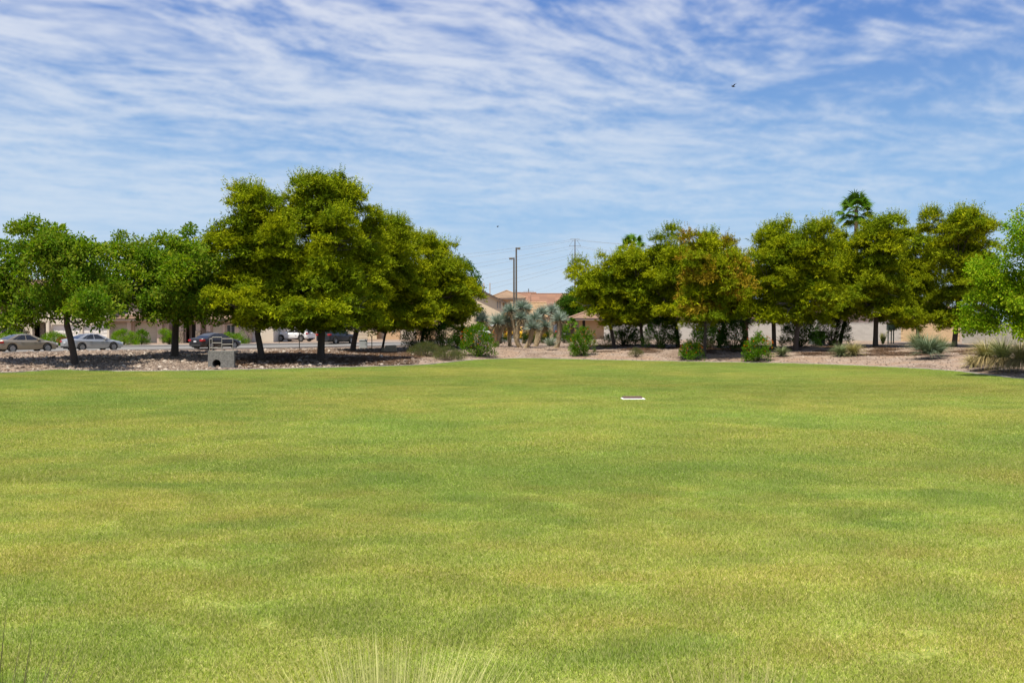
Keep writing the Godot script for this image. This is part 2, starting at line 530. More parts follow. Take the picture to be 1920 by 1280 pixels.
func shrub(called: String, label: String, base: Vector3, w: float, h: float, leaf: String, opts := {}) -> Node3D:
	rng.seed = hash(label) + int(base.x * 7)
	var o := thing(called, label, opts.get("category", "shrub"), base, rng.randf() * TAU, opts.get("group", ""))
	var m := M.new()
	var stems := M.new()
	stems.col = Color(0.10, 0.075, 0.05)
	var flowers := M.new()
	var size: float = opts.get("size", 0.55)
	var count := int((w * w * 1.6 + w * h * 4.0) * opts.get("density", 1.0) * 0.95 / (size * size)) + 4
	var boxy: bool = opts.get("boxy", false)
	var spiky: float = opts.get("spiky", 0.0)
	for i in count:
		var d := rdir()
		var q := pow(rng.randf(), 0.3)
		# a dome that is full down to the ground
		var hy := rng.randf_range(0.06, 1.0)
		var wide := w * 0.5 * pow(1.0 - pow(hy, 2.6), 0.5)
		var flat := Vector2(d.x, d.z).normalized() * q
		var p := Vector3(flat.x * wide, hy * h * 0.94, flat.y * wide)
		d = (Vector3(flat.x, hy * 0.9 - 0.1, flat.y)).normalized()
		if boxy: p = Vector3(rng.randf_range(-0.5, 0.5) * w, rng.randf_range(0.1, 0.95) * h, rng.randf_range(-0.5, 0.5) * w * opts.get("thin", 0.6))
		else:
			p.x *= 1.04; p.z *= 1.04
		p.y = maxf(p.y, size * 0.28)
		var k := size * rng.randf_range(0.7, 1.15)
		var up := (Vector3.UP + d * 0.6).normalized()
		var xa := up.cross(Vector3(rng.randf_range(-1, 1), 0.02, rng.randf_range(-1, 1))).normalized()
		m.add(clumps[leaf][rng.randi() % clumps[leaf].size()], Transform3D(Basis(xa, up, xa.cross(up)).scaled_local(Vector3.ONE * k), p), rng.randi() % 4)
		if i % 2 == 0: stems.tube([Vector3(rng.randf_range(-0.1, 0.1), -0.05, rng.randf_range(-0.1, 0.1)), p], [0.022, 0.008], 3, false)
		if spiky > 0.0 and d.y > 0.0 and i % 2 == 0:
			var tip := p + (Vector3.UP + Vector3(d.x, 0, d.z) * 0.5 + rdir() * 0.2).normalized() * rng.randf_range(0.5, 1.0) * spiky
			stems.tube([p, tip], [0.012, 0.005], 3, false)
			for j in 4:
				m.add(clumps[leaf][0], Transform3D(Basis.from_euler(Vector3(0, j, 0)).scaled(Vector3.ONE * size * 0.32), p.lerp(tip, 0.2 + 0.24 * j)), j)
	var petals: int = opts.get("flowers", 0)
	for i in petals:
		var d := rdir()
		d.y = d.y * 0.7 + 0.2
		var p := Vector3(d.x * w * 0.52, h * 0.5 + d.y * h * 0.5, d.z * w * 0.52)
		flowers.col = opts.get("flower", Color(0.5, 0.12, 0.01)) * rng.randf_range(0.7, 1.3)
		for j in 4:
			var s := rdir() * 0.05
			flowers.tri(p + s, p + rdir() * 0.055, p + rdir() * 0.055)
	part(o, "foliage", m, leafy("leaves", Color(0.8, 0.9, 0.35)))
	part(o, "stem", stems, painted("bark"))
	if petals: part(o, "blossom", flowers, leafy("leaves", Color(0.8, 0.9, 0.35)))
	return o

func spray(m: M, p: Vector3, count: int, length: float, w: float, droop: float, rise: float, a: Color, b: Color, tip: Color, segs := 4) -> void:
	for i in count:
		var ang := rng.randf() * TAU
		var out := Vector3(cos(ang), 0, sin(ang))
		var up := pow(rng.randf(), 0.7) * 1.3 + rise
		var d := (out * rng.randf_range(0.25, 1.0) + Vector3.UP * up).normalized()
		m.col = a.lerp(b, rng.randf()) * rng.randf_range(0.8, 1.2)
		m.blade(p + out * rng.randf_range(0.0, 0.08) * length, d, Vector3(-sin(ang), 0, cos(ang)).lerp(rdir(), 0.3).normalized(), length * rng.randf_range(0.6, 1.1), w, droop, segs, tip)

func rosette(called: String, label: String, base: Vector3, r: float, a: Color, b: Color, tip: Color, opts := {}) -> Node3D:
	rng.seed = hash(label) + int(base.x * 13)
	var o := thing(called, label, opts.get("category", "plant"), base, 0.0, opts.get("group", ""))
	var m := M.new()
	spray(m, Vector3(0, opts.get("lift", 0.05), 0), opts.get("count", 420), r, opts.get("w", 0.028), opts.get("droop", 1.1), opts.get("rise", 0.05), a, b, tip)
	part(o, "leaves", m, leafy("strap_leaves", Color(0.4, 0.45, 0.25)))
	if opts.get("skirt", 0):
		var k := M.new()
		for i in opts.skirt:
			var ang := rng.randf() * TAU
			var out := Vector3(cos(ang), 0, sin(ang))
			k.col = Color(0.32, 0.25, 0.12) * rng.randf_range(0.7, 1.25)
			k.blade(Vector3(0, r * 0.42, 0) + out * 0.1, out + Vector3(0, rng.randf_range(-0.2, 0.45), 0), Vector3(-sin(ang), 0, cos(ang)), r * rng.randf_range(0.55, 0.85), 0.03, 2.2, 4)
		part(o, "dry_skirt", k, leafy("strap_leaves", Color(0.4, 0.45, 0.25)))
	return o

func yucca(label: String, base: Vector3, stems: Array, opts := {}) -> Node3D:
	# stems: each [[px, py] ...] from the ground up to the middle of its head, then the head's radius in metres
	rng.seed = hash(label)
	var o := thing("yucca_tree", label, "yucca", base, 0.0, "blue yuccas on the gravel bank")
	var depth := -base.z
	for st in stems:
		var m := M.new()
		var pts := []
		var rad := []
		var n: int = st.size() - 1
		var dz := rng.randf_range(-0.5, 0.5)
		for i in n:
			var q := P(st[i][0], st[i][1], depth) - base
			if i == 0: q.y = -0.15
			q.z = dz * i / n
			pts.append(q)
		# finer steps with shaggy rings of old leaf bases
		var fine := []
		for i in n - 1:
			for k in 5: fine.append((pts[i] as Vector3).lerp(pts[i + 1], k / 5.0))
		fine.append(pts[-1])
		var thick: float = opts.get("thick", 0.17)
		for i in fine.size(): rad.append(thick * rng.randf_range(0.85, 1.15) * (1.3 if i == 0 else 1.0))
		m.col = Color(0.32, 0.25, 0.155)
		m.tube(fine, rad, 8)
		for i in 130:
			var t := rng.randf() * (fine.size() - 1.01)
			var p: Vector3 = (fine[int(t)] as Vector3).lerp(fine[int(t) + 1], t - int(t))
			var ang := rng.randf() * TAU
			var out := Vector3(cos(ang), 0, sin(ang))
			m.col = Color(0.36, 0.28, 0.165) * rng.randf_range(0.6, 1.2)
			m.blade(p + out * thick * 0.85, out * 0.6 + Vector3(0, -0.9, 0), Vector3(-sin(ang), 0, cos(ang)), 0.22, 0.05, 0.2, 1)
		part(o, "trunk", m, painted("shaggy", 0.95))
		var h := M.new()
		var R: float = st[n]
		var c: Vector3 = pts[-1]
		for i in int(380 * opts.get("dense", 1.0)):
			var d := rdir()
			if d.y < -0.25 and rng.randf() < 0.6: d.y = -d.y
			var old := d.y < -0.2
			h.col = (Color(0.27, 0.335, 0.28) if not old else Color(0.27, 0.21, 0.125)) * rng.randf_range(0.75, 1.25)
			h.blade(c + d * 0.06, d, side_of(d), R * rng.randf_range(0.85, 1.25), 0.046, 0.1 if not old else 0.9, 2)
		part(o, "head", h, leafy("yucca_leaves", Color(0.3, 0.34, 0.25)))
		if st.size() > n + 1: pass
	return o

func fan_palm(label: String, base: Vector3, crown: Vector3, size: float, count: int) -> Node3D:
	rng.seed = hash(label)
	var o := thing("fan_palm", label, "palm tree", base)
	var top := crown - base
	var t := M.new()
	t.col = Color(0.14, 0.10, 0.07)
	var pts := []
	var rad := []
	for i in 15:
		pts.append(Vector3.ZERO.lerp(top, i / 14.0) - Vector3(0, 0.2 if i == 0 else 0.0, 0))
		rad.append(lerpf(0.3, 0.19, i / 14.0) * (1.06 if i % 2 else 0.96))
	t.tube(pts, rad, 9)
	part(o, "trunk", t, painted("bark"))
	for i in count:
		var f := M.new()
		var ang := i * 2.399 + rng.randf_range(-0.25, 0.25)
		var lift := lerpf(1.35, -0.95, float(i) / count) + rng.randf_range(-0.12, 0.12)
		var dir := Vector3(cos(ang) * cos(lift), sin(lift), sin(ang) * cos(lift))
		var reach := size * rng.randf_range(0.42, 0.62)
		var stalk := top + dir * reach + Vector3(0, -0.06 * size, 0)
		f.col = Color(0.13, 0.17, 0.035)
		f.tube(bend(top, stalk, Vector3(0, 0.05 * size, 0), 3), taper(0.04, 0.02, 3), 4, false)
		var side := dir.cross(Vector3.UP).normalized()
		var up := side.cross(dir).normalized()
		var dead := lift < -0.7
		var tone := rng.randf_range(0.7, 1.35)
		for k in 25:
			var a := lerpf(-2.0, 2.0, k / 24.0)
			var d := (dir * cos(a) + side * sin(a) + up * 0.22 * cos(a * 2)).normalized()
			f.col = (Color(0.095, 0.185, 0.018) if not dead else Color(0.30, 0.21, 0.07)) * tone * rng.randf_range(0.85, 1.15)
			f.blade(stalk, d, (d.cross(up)).normalized(), size * rng.randf_range(0.40, 0.50), 0.075 * size, 1.5 if absf(a) < 1.2 else 0.9, 4)
		part(o, "frond", f, leafy("leaves", Color(0.8, 0.9, 0.35)))
	return o

# ---------------------------------------------------------------- cars
func car_loft(st: Array, axles: Array, wheel: float) -> ArrayMesh:
	# stations: [x, half width, sill, shoulder, middle of the top]; the sill lifts over each wheel
	var xs := []
	for s in st: xs.append(s[0])
	for a in axles:
		for k in 17: xs.append(a + wheel * 1.17 * -cos(PI * k / 16.0))
	xs.sort()
	var rings := []
	for x in xs:
		if rings.size() and x - rings[-1][0].x < 0.004: continue
		var i := 0
		while i < st.size() - 2 and st[i + 1][0] < x: i += 1
		var f: float = clampf((x - st[i][0]) / (st[i + 1][0] - st[i][0]), 0, 1)
		var q := []
		for k in 5: q.append(lerpf(st[i][k], st[i + 1][k], f))
		var w: float = q[1]
		var low: float = q[2]
		for a in axles:
			var dx: float = absf(x - a)
			if dx < wheel * 1.17: low = maxf(low, wheel + sqrt(maxf(pow(wheel * 1.17, 2) - dx * dx, 0.0)))
		var mid: float = maxf(low + 0.05, q[2] + 0.28)
		var half := [Vector2(w * 0.9, low), Vector2(w * 0.985, low + 0.02), Vector2(w, mid), Vector2(w * 0.992, maxf(q[3] - 0.14, mid + 0.02)), Vector2(w * 0.965, maxf(q[3] - 0.03, mid + 0.04)), Vector2(w * 0.86, lerpf(q[3], q[4], 0.45)), Vector2(w * 0.45, q[4])]
		var r := []
		for p in half: r.append(Vector3(x, p.y, p.x))
		for k in half.size(): r.append(Vector3(x, half[-1 - k].y, -half[-1 - k].x))
		rings.append(r)
	var k: int = rings[0].size()
	var stl := SurfaceTool.new()
	stl.begin(Mesh.PRIMITIVE_TRIANGLES)
	stl.set_smooth_group(0)
	var put := func(a: Vector3, b: Vector3, c: Vector3, out: Vector3) -> void:
		var list := [a, b, c] if (c - a).cross(b - a).dot(out) > 0 else [a, c, b]
		for q in list: stl.add_vertex(q)
	for i in rings.size() - 1:
		for j in k:
			var l := (j + 1) % k
			var out: Vector3 = (rings[i][j] + rings[i][l]) / 2 - Vector3(rings[i][j].x, 0.62, 0)
			out.x = 0
			if j == k - 1: out = Vector3.DOWN
			put.call(rings[i][j], rings[i][l], rings[i + 1][l], out)
			put.call(rings[i][j], rings[i + 1][l], rings[i + 1][j], out)
	stl.set_smooth_group(-1)
	for e in [0, rings.size() - 1]:
		for j in range(1, k - 1): put.call(rings[e][0], rings[e][j], rings[e][j + 1], Vector3(-1 if e == 0 else 1, 0, 0))
	stl.index()
	stl.generate_normals()
	return stl.commit()

func car(called: String, label: String, at: Vector3, heading: float, paint: StandardMaterial3D, d: Dictionary) -> Node3D:
	var o := thing(called, label, d.get("category", "car"), at, heading, "parked cars")
	var tyre_r: float = d.get("tyre", 0.335)
	var wb: Array = d.axles
	part(o, "body", car_loft(d.body, wb, tyre_r), paint)
	var under := M.new()
	under.box(Vector3(d.body[1][0] + 0.1, 0.2, -0.62), Vector3(d.body[-2][0] - 0.1, 0.7, 0.62))
	part(o, "underbody", under, mat("black_plastic", lin(0.015, 0.015, 0.016), 0.7))
	# cabin: three levels, roof crowned
	var cb: Dictionary = d.cabin
	var lev := []
	for l in cb.levels:  # [y, rear x, front x, half width]
		lev.append([Vector3(l[1], l[0], l[3]), Vector3(l[2], l[0], l[3]), Vector3(l[2], l[0], -l[3]), Vector3(l[1], l[0], -l[3])])
	var m := M.new()
	for i in lev.size() - 1:
		for j in 4:
			var l := (j + 1) % 4
			m.quad(lev[i][j], lev[i][l], lev[i + 1][l], lev[i + 1][j], [Vector3(0, 0.2, 1), Vector3(1, 0.5, 0), Vector3(0, 0.2, -1), Vector3(-1, 0.5, 0)][j])
	var up: Array = lev[-1]
	var n := 6
	for i in n:
		for j in n:
			var q := []
			for e in [[0, 0], [1, 0], [1, 1], [0, 1]]:
				var fu := float(i + e[0]) / n
				var fv := float(j + e[1]) / n
				var p: Vector3 = (up[0] as Vector3).lerp(up[1], fu).lerp((up[3] as Vector3).lerp(up[2], fu), fv)
				p.y += 0.05 * (1.0 - pow(2 * fu - 1, 2)) * (1.0 - pow(2 * fv - 1, 2))
				q.append(p)
			m.quad(q[0], q[1], q[2], q[3], Vector3.UP)
	var cabin := part(o, "cabin", m, paint)
	var glass := mat("tinted_glass", lin(0.012, 0.014, 0.017), 0.06)
	glass.metallic_specular = 0.6
	# glass follows the two slopes of the cabin
	var pane := func(called_: String, low: Array, mid_: Array, high: Array, win: Array, out: Vector3) -> void:
		var g := M.new()
		var spot := func(u: float, t: float) -> Vector3:
			var lo: Vector3 = (low[0] as Vector3).lerp(low[1], u)
			var mi: Vector3 = (mid_[0] as Vector3).lerp(mid_[1], u)
			var hi: Vector3 = (high[0] as Vector3).lerp(high[1], u)
			return (lo.lerp(mi, t * 2.0) if t < 0.5 else mi.lerp(hi, t * 2.0 - 1.0)) + out.normalized() * 0.012
		var cuts := [win[4], 0.5, win[5]]
		for k in 2:
			var f: float = (cuts[k] - win[4]) / (win[5] - win[4])
			var e: float = (cuts[k + 1] - win[4]) / (win[5] - win[4])
			g.quad(spot.call(lerpf(win[0], win[3], f), cuts[k]), spot.call(lerpf(win[1], win[2], f), cuts[k]), spot.call(lerpf(win[1], win[2], e), cuts[k + 1]), spot.call(lerpf(win[0], win[3], e), cuts[k + 1]), out)
		part(o, called_, g, glass)
	for s in [0, 1]:
		var ia := 0 if s == 0 else 3
		var ib := 1 if s == 0 else 2
		for win in cb.windows: pane.call("side_window", [lev[0][ia], lev[0][ib]], [lev[1][ia], lev[1][ib]], [lev[2][ia], lev[2][ib]], win, Vector3(0, 0.25, 1 if s == 0 else -1))
	pane.call("windscreen", [lev[0][1], lev[0][2]], [lev[1][1], lev[1][2]], [lev[2][1], lev[2][2]], [0.07, 0.93, 0.9, 0.1, 0.1, 0.95], Vector3(1, 0.7, 0))
	pane.call("rear_window", [lev[0][3], lev[0][0]], [lev[1][3], lev[1][0]], [lev[2][3], lev[2][0]], [0.09, 0.91, 0.88, 0.12, 0.12, 0.95], Vector3(-1, 0.7, 0))
	# wheels
	var rubber := mat("tyre_rubber", lin(0.012, 0.012, 0.012), 0.9)
	var alloy := mat("alloy", lin(0.42, 0.43, 0.44), 0.35, 0.8)
	var wt := M.new()
	wt.lathe([Vector2(tyre_r * 0.66, -0.1), Vector2(tyre_r * 0.93, -0.11), Vector2(tyre_r, -0.08), Vector2(tyre_r, 0.08), Vector2(tyre_r * 0.93, 0.11), Vector2(tyre_r * 0.66, 0.1), Vector2(tyre_r * 0.66, -0.1)], Transform3D(Basis(Vector3.RIGHT, PI / 2), Vector3.ZERO), 22)
	var rm := M.new()
	rm.lathe([Vector2(tyre_r * 0.67, 0.09), Vector2(tyre_r * 0.6, 0.095), Vector2(tyre_r * 0.57, 0.04), Vector2(0.001, 0.03)], Transform3D(Basis(Vector3.RIGHT, PI / 2), Vector3.ZERO), 22)
	rm.lathe([Vector2(tyre_r * 0.67, -0.09), Vector2(tyre_r * 0.6, -0.095), Vector2(tyre_r * 0.57, -0.04), Vector2(0.001, -0.03)], Transform3D(Basis(Vector3.RIGHT, PI / 2), Vector3.ZERO), 22)
	for s in [-1, 1]:
		for k in 5:
			rm.box(Vector3(-0.032, 0.02, 0.05), Vector3(0.032, tyre_r * 0.62, 0.085), Transform3D(Basis(Vector3(0, 0, 1), TAU * k / 5) * Basis(Vector3.UP, 0.0 if s > 0 else PI), Vector3.ZERO))
	var wmesh := wt.mesh()
	var rmesh := rm.mesh()
	for x in wb:
		for s in [-1, 1]:
			var w := part(o, "wheel", wmesh, rubber)
			w.position = Vector3(x, tyre_r, s * (d.track - 0.02))
			part(w, "rim", rmesh, alloy)
	# lamps, bumpers, mirrors, handles, plate
	var red := mat("tail_lamp_glass", lin(0.35, 0.008, 0.008), 0.15)
	var clear := mat("headlight_glass", lin(0.62, 0.63, 0.64), 0.12)
	var rx: float = d.body[1][0]
	var fx: float = d.body[-2][0]
	for s in [-1, 1]:
		var t := M.new()
		var tl: Array = d.tail  # [y0, y1, inner z, wrap]
		t.box(Vector3(rx - 0.07, tl[0], minf(s * tl[2], s * (d.track - 0.0))), Vector3(rx + tl[3], tl[1], maxf(s * tl[2], s * (d.track - 0.0))), Transform3D.IDENTITY, 0.02)
		part(o, "tail_light", t, red)
		var hl := M.new()
		var hd: Array = d.head
		hl.box(Vector3(fx - 0.38, hd[0], minf(s * hd[2], s * hd[3])), Vector3(fx + 0.02, hd[1], maxf(s * hd[2], s * hd[3])), Transform3D.IDENTITY, 0.03)
		part(o, "headlight", hl, clear)
		var mr := M.new()
		mr.box(Vector3(cb.levels[0][2] - 0.55, 0.96, s * (d.track + 0.02) - 0.1), Vector3(cb.levels[0][2] - 0.36, 1.1, s * (d.track + 0.02) + 0.1), Transform3D.IDENTITY, 0.04)
		part(o, "mirror", mr, paint)
		for hx in d.get("handles", [-0.62, 0.38]):
			var h := M.new()
			h.box(Vector3(hx - 0.1, 0.79, s * (d.track + 0.035) - 0.02), Vector3(hx + 0.1, 0.82, s * (d.track + 0.035) + 0.02))
			part(o, "door_handle", h, paint)
		var sill := M.new()
		sill.box(Vector3(wb[0] + 0.42, 0.2, s * (d.track - 0.03) - 0.03), Vector3(wb[1] - 0.42, 0.27, s * (d.track - 0.03) + 0.03))
		part(o, "sill", sill, mat("black_plastic", lin(0.015, 0.015, 0.016), 0.7))
	var bp := M.new()
	bp.box(Vector3(rx - 0.1, 0.3, -0.66), Vector3(rx - 0.02, 0.44, 0.66), Transform3D.IDENTITY, 0.03)
	part(o, "rear_bumper", bp, mat("black_plastic", lin(0.015, 0.015, 0.016), 0.7))
	var pl := M.new()
	pl.box(Vector3(d.body[0][0] - 0.045, 0.66, -0.16), Vector3(d.body[0][0] + 0.1, 0.8, 0.16))
	part(o, "number_plate", pl, mat("plate_white", lin(0.6, 0.62, 0.65), 0.4))
	return o

func sedan() -> Dictionary:
	return {"axles": [-1.42, 1.38], "track": 0.9, "tail": [0.74, 0.9, 0.52, 0.3], "head": [0.56, 0.7, 0.45, 0.8],
		"body": [[-2.42, 0.72, 0.42, 0.8, 0.84], [-2.36, 0.82, 0.3, 0.95, 1.0], [-2.05, 0.89, 0.25, 1.0, 1.06], [-1.5, 0.915, 0.22, 0.985, 1.03], [-0.6, 0.925, 0.2, 0.955, 1.0], [0.4, 0.925, 0.2, 0.93, 0.98], [1.0, 0.92, 0.2, 0.91, 0.97], [1.5, 0.905, 0.22, 0.86, 0.93], [2.0, 0.87, 0.25, 0.77, 0.83], [2.3, 0.78, 0.3, 0.66, 0.70], [2.42, 0.62, 0.4, 0.56, 0.6]],
		"cabin": {"levels": [[0.95, -1.85, 1.15, 0.85], [1.2, -1.36, 0.66, 0.765], [1.42, -0.80, 0.16, 0.63]], "windows": [[0.24, 0.50, 0.50, 0.24, 0.12, 0.93], [0.53, 0.86, 0.84, 0.53, 0.12, 0.93], [0.12, 0.22, 0.22, 0.14, 0.16, 0.85]]}}

func suv(long_hood := true) -> Dictionary:
	var r := 1.72 if long_hood else 1.53
	return {"category": "SUV" if long_hood else "car", "axles": [-1.42, 1.42], "track": 0.94, "tyre": 0.39 if long_hood else 0.345, "tail": [0.92, 1.08, 0.58, 0.22], "head": [0.78, 0.94, 0.45, 0.84], "handles": [-0.7, 0.3],
		"body": [[-2.36, 0.8, 0.42, 0.95, 1.0], [-2.3, 0.9, 0.34, 1.06, 1.1], [-2.0, 0.93, 0.3, 1.08, 1.12], [-1.2, 0.95, 0.28, 1.07, 1.1], [0.0, 0.955, 0.27, 1.05, 1.08], [0.9, 0.95, 0.27, 1.03, 1.08], [1.5, 0.945, 0.3, 1.0, 1.07], [2.0, 0.92, 0.32, 0.94, 1.0], [2.28, 0.84, 0.36, 0.84, 0.88], [2.36, 0.7, 0.46, 0.72, 0.76]],
		"cabin": {"levels": [[1.03, -2.28, 1.15, 0.87], [1.38, -2.1, 0.6, 0.8], [r, -1.9, 0.2, 0.68]], "windows": [[0.10, 0.3, 0.3, 0.12, 0.12, 0.85], [0.33, 0.57, 0.57, 0.33, 0.12, 0.85], [0.6, 0.88, 0.82, 0.6, 0.12, 0.85]]}}

# ---------------------------------------------------------------- buildings
func holed(m: M, x0: float, x1: float, y0: float, y1: float, holes: Array, zf: float, thick: float) -> void:
	# an upright slab with real openings; holes: [x0, x1, y0, y1]
	var xs := [x0, x1]
	for h in holes: xs.append_array([h[0], h[1]])
	xs.sort()
	for i in xs.size() - 1:
		if xs[i + 1] - xs[i] < 0.01: continue
		var mid: float = (xs[i] + xs[i + 1]) / 2
		var cuts := []
		for h in holes:
			if mid > h[0] and mid < h[1]: cuts.append([h[2], h[3]])
		cuts.sort()
		var y := y0
		for c in cuts:
			if c[0] - y > 0.01: m.box(Vector3(xs[i], y, zf - thick), Vector3(xs[i + 1], c[0], zf))
			y = c[1]
		if y1 - y > 0.01: m.box(Vector3(xs[i], y, zf - thick), Vector3(xs[i + 1], y1, zf))

func roof_plane(m: M, a: Vector3, b: Vector3, c: Vector3, d: Vector3, tone: Color) -> void:
	# a, b along the eave, d, c above them; tiles lie in lapped courses
	var up := (b - a).cross(d - a).normalized()
	if up.y < 0: up = -up
	var run := maxf((d - a).length(), (c - b).length())
	var n := maxi(int(run / 0.42), 2)
	for i in n:
		var f := float(i) / n
		var g := float(i + 1) / n
		var p := a.lerp(d, f); var q := b.lerp(c, f)
		var r := b.lerp(c, g); var s := a.lerp(d, g)
		var lift := up * 0.055
		var pieces := maxi(int((q - p).length() / 1.3), 1)
		for k in pieces:
			var u := float(k) / pieces
			var w := float(k + 1) / pieces
			m.col = tone * rng.randf_range(0.84, 1.14)
			m.quad(p.lerp(q, u) + lift, p.lerp(q, w) + lift, s.lerp(r, w) + up * 0.012, s.lerp(r, u) + up * 0.012, up)
			m.quad(p.lerp(q, u) + lift, p.lerp(q, w) + lift, p.lerp(q, w), p.lerp(q, u), Vector3(0, -0.5, 0) + (a - d).normalized())

func hip_roof(parent: Node3D, x0: float, x1: float, z0: float, z1: float, y: float, pitch: float, over: float, tone: Color) -> MeshInstance3D:
	# z0 is the front (towards +z), z1 the back
	x0 -= over; x1 += over; z0 += over; z1 -= over
	var w := x1 - x0
	var l := z0 - z1
	var h := minf(w, l) / 2
	var ra: Vector3; var rb: Vector3
	if w > l: ra = Vector3(x0 + h, y + h * pitch, (z0 + z1) / 2); rb = Vector3(x1 - h, y + h * pitch, (z0 + z1) / 2)
	else: ra = Vector3((x0 + x1) / 2, y + h * pitch, z0 - h); rb = Vector3((x0 + x1) / 2, y + h * pitch, z1 + h)
	var p := [Vector3(x0, y, z0), Vector3(x1, y, z0), Vector3(x1, y, z1), Vector3(x0, y, z1)]
	var m := M.new()
	if w > l:
		roof_plane(m, p[0], p[1], rb, ra, tone); roof_plane(m, p[2], p[3], ra, rb, tone)
		roof_plane(m, p[1], p[2], rb, rb, tone); roof_plane(m, p[3], p[0], ra, ra, tone)
	else:
		roof_plane(m, p[0], p[1], ra, ra, tone); roof_plane(m, p[2], p[3], rb, rb, tone)
		roof_plane(m, p[1], p[2], rb, ra, tone); roof_plane(m, p[3], p[0], ra, rb, tone)
	var o := part(parent, "roof", m, painted("roof_tile", 0.9))
	var f := M.new()
	f.box(Vector3(x0 + 0.04, y - 0.2, z1 + 0.04), Vector3(x1 - 0.04, y - 0.012, z0 - 0.04))
	part(o, "eave", f, mat("fascia", lin(0.36, 0.29, 0.23), 0.85))
	var t := M.new()
	t.col = tone * 1.05
	for e in [[ra, rb], [p[0], ra], [p[1], rb if w > l else ra]]:
		if (e[0] as Vector3).distance_to(e[1]) > 0.3: t.tube([e[0] + Vector3(0, 0.06, 0), e[1] + Vector3(0, 0.06, 0)], [0.11, 0.11], 6)
	part(o, "ridge_tile", t, painted("roof_tile", 0.9))
	return o

func gable_roof(parent: Node3D, a: Vector3, b: Vector3, half: float, rise: float, over: float, tone: Color) -> MeshInstance3D:
	# a, b: ends of the ridge's plan line at eave height
	var along := (b - a).normalized()
	var side := along.cross(Vector3.UP).normalized()
	var m := M.new()
	a -= along * over; b += along * over
	var top := Vector3(0, rise, 0)
	var drop := Vector3(0, -over * rise / half, 0)
	for s in [-1.0, 1.0]:
		var e: Vector3 = side * s * (half + over) + drop
		roof_plane(m, a + e, b + e, b + top, a + top, tone)
	var o := part(parent, "roof", m, painted("roof_tile", 0.9))
	var f := M.new()
	for s in [-1.0, 1.0]:
		var e: Vector3 = side * s * (half + over) + drop
		for end in [a, b]:
			var dirn: Vector3 = (top - e)
			var tr := Transform3D(Basis(dirn.normalized(), dirn.normalized().cross(along).normalized(), along), end + e)
			if tr.basis.y.y < 0: tr.basis = Basis(tr.basis.x, -tr.basis.y, -tr.basis.z)
			f.box(Vector3(0, -0.27, -0.05), Vector3(dirn.length(), -0.02, 0.05), tr)
		var tr2 := Transform3D(Basis(along, Vector3.UP, along.cross(Vector3.UP)), a + e)
		f.box(Vector3(0, -0.24, -0.03), Vector3((b - a).length(), -0.015, 0.03), tr2)
	part(o, "fascia", f, mat("fascia_brown", lin(0.12, 0.085, 0.065), 0.85))
	var t := M.new()
	t.col = tone * 1.1
	var k := int((b - a).length() / 0.4)
	for i in k:
		var p := a.lerp(b, float(i) / k) + top + Vector3(0, 0.05, 0)
		t.tube([p, p + along * 0.38], [0.14, 0.11], 6)
	part(o, "ridge_tile", t, painted("roof_tile", 0.9))
	return o

func garage_door(parent: Node3D, x0: float, x1: float, y0: float, y1: float, z: float, paint: Material) -> void:
	var d := Node3D.new()
	d.name = "garage_door"
	parent.add_child(d, true)
	for i in 4:
		var a := lerpf(y0, y1, i / 4.0)
		var b := lerpf(y0, y1, (i + 1) / 4.0)
		var m := M.new()
		m.box(Vector3(x0, a, z - 0.05), Vector3(x1, b - 0.015, z))
		var n := maxi(int((x1 - x0) / 0.6), 2)
		for k in n:
			var u := lerpf(x0, x1, float(k) / n)
			var w := lerpf(x0, x1, float(k + 1) / n)
			m.box(Vector3(u + 0.07, a + 0.1, z), Vector3(w - 0.07, b - 0.11, z + 0.018))
		part(d, "section", m, paint)

func window_in(parent: Node3D, x0: float, x1: float, y0: float, y1: float, z: float) -> void:
	var f := M.new()
	for e in [[x0, x1, y0, y0 + 0.06], [x0, x1, y1 - 0.06, y1], [x0, x0 + 0.06, y0 + 0.06, y1 - 0.06], [x1 - 0.06, x1, y0 + 0.06, y1 - 0.06], [(x0 + x1) / 2 - 0.03, (x0 + x1) / 2 + 0.03, y0 + 0.06, y1 - 0.06]]:
		f.box(Vector3(e[0], e[2], z - 0.06), Vector3(e[1], e[3], z))
	var w := part(parent, "window", f, mat("window_frame", lin(0.5, 0.46, 0.4), 0.6))
	var g := M.new()
	g.box(Vector3(x0 + 0.05, y0 + 0.05, z - 0.045), Vector3(x1 - 0.05, y1 - 0.05, z - 0.035))
	part(w, "pane", g, mat("window_glass", lin(0.02, 0.024, 0.028), 0.08))

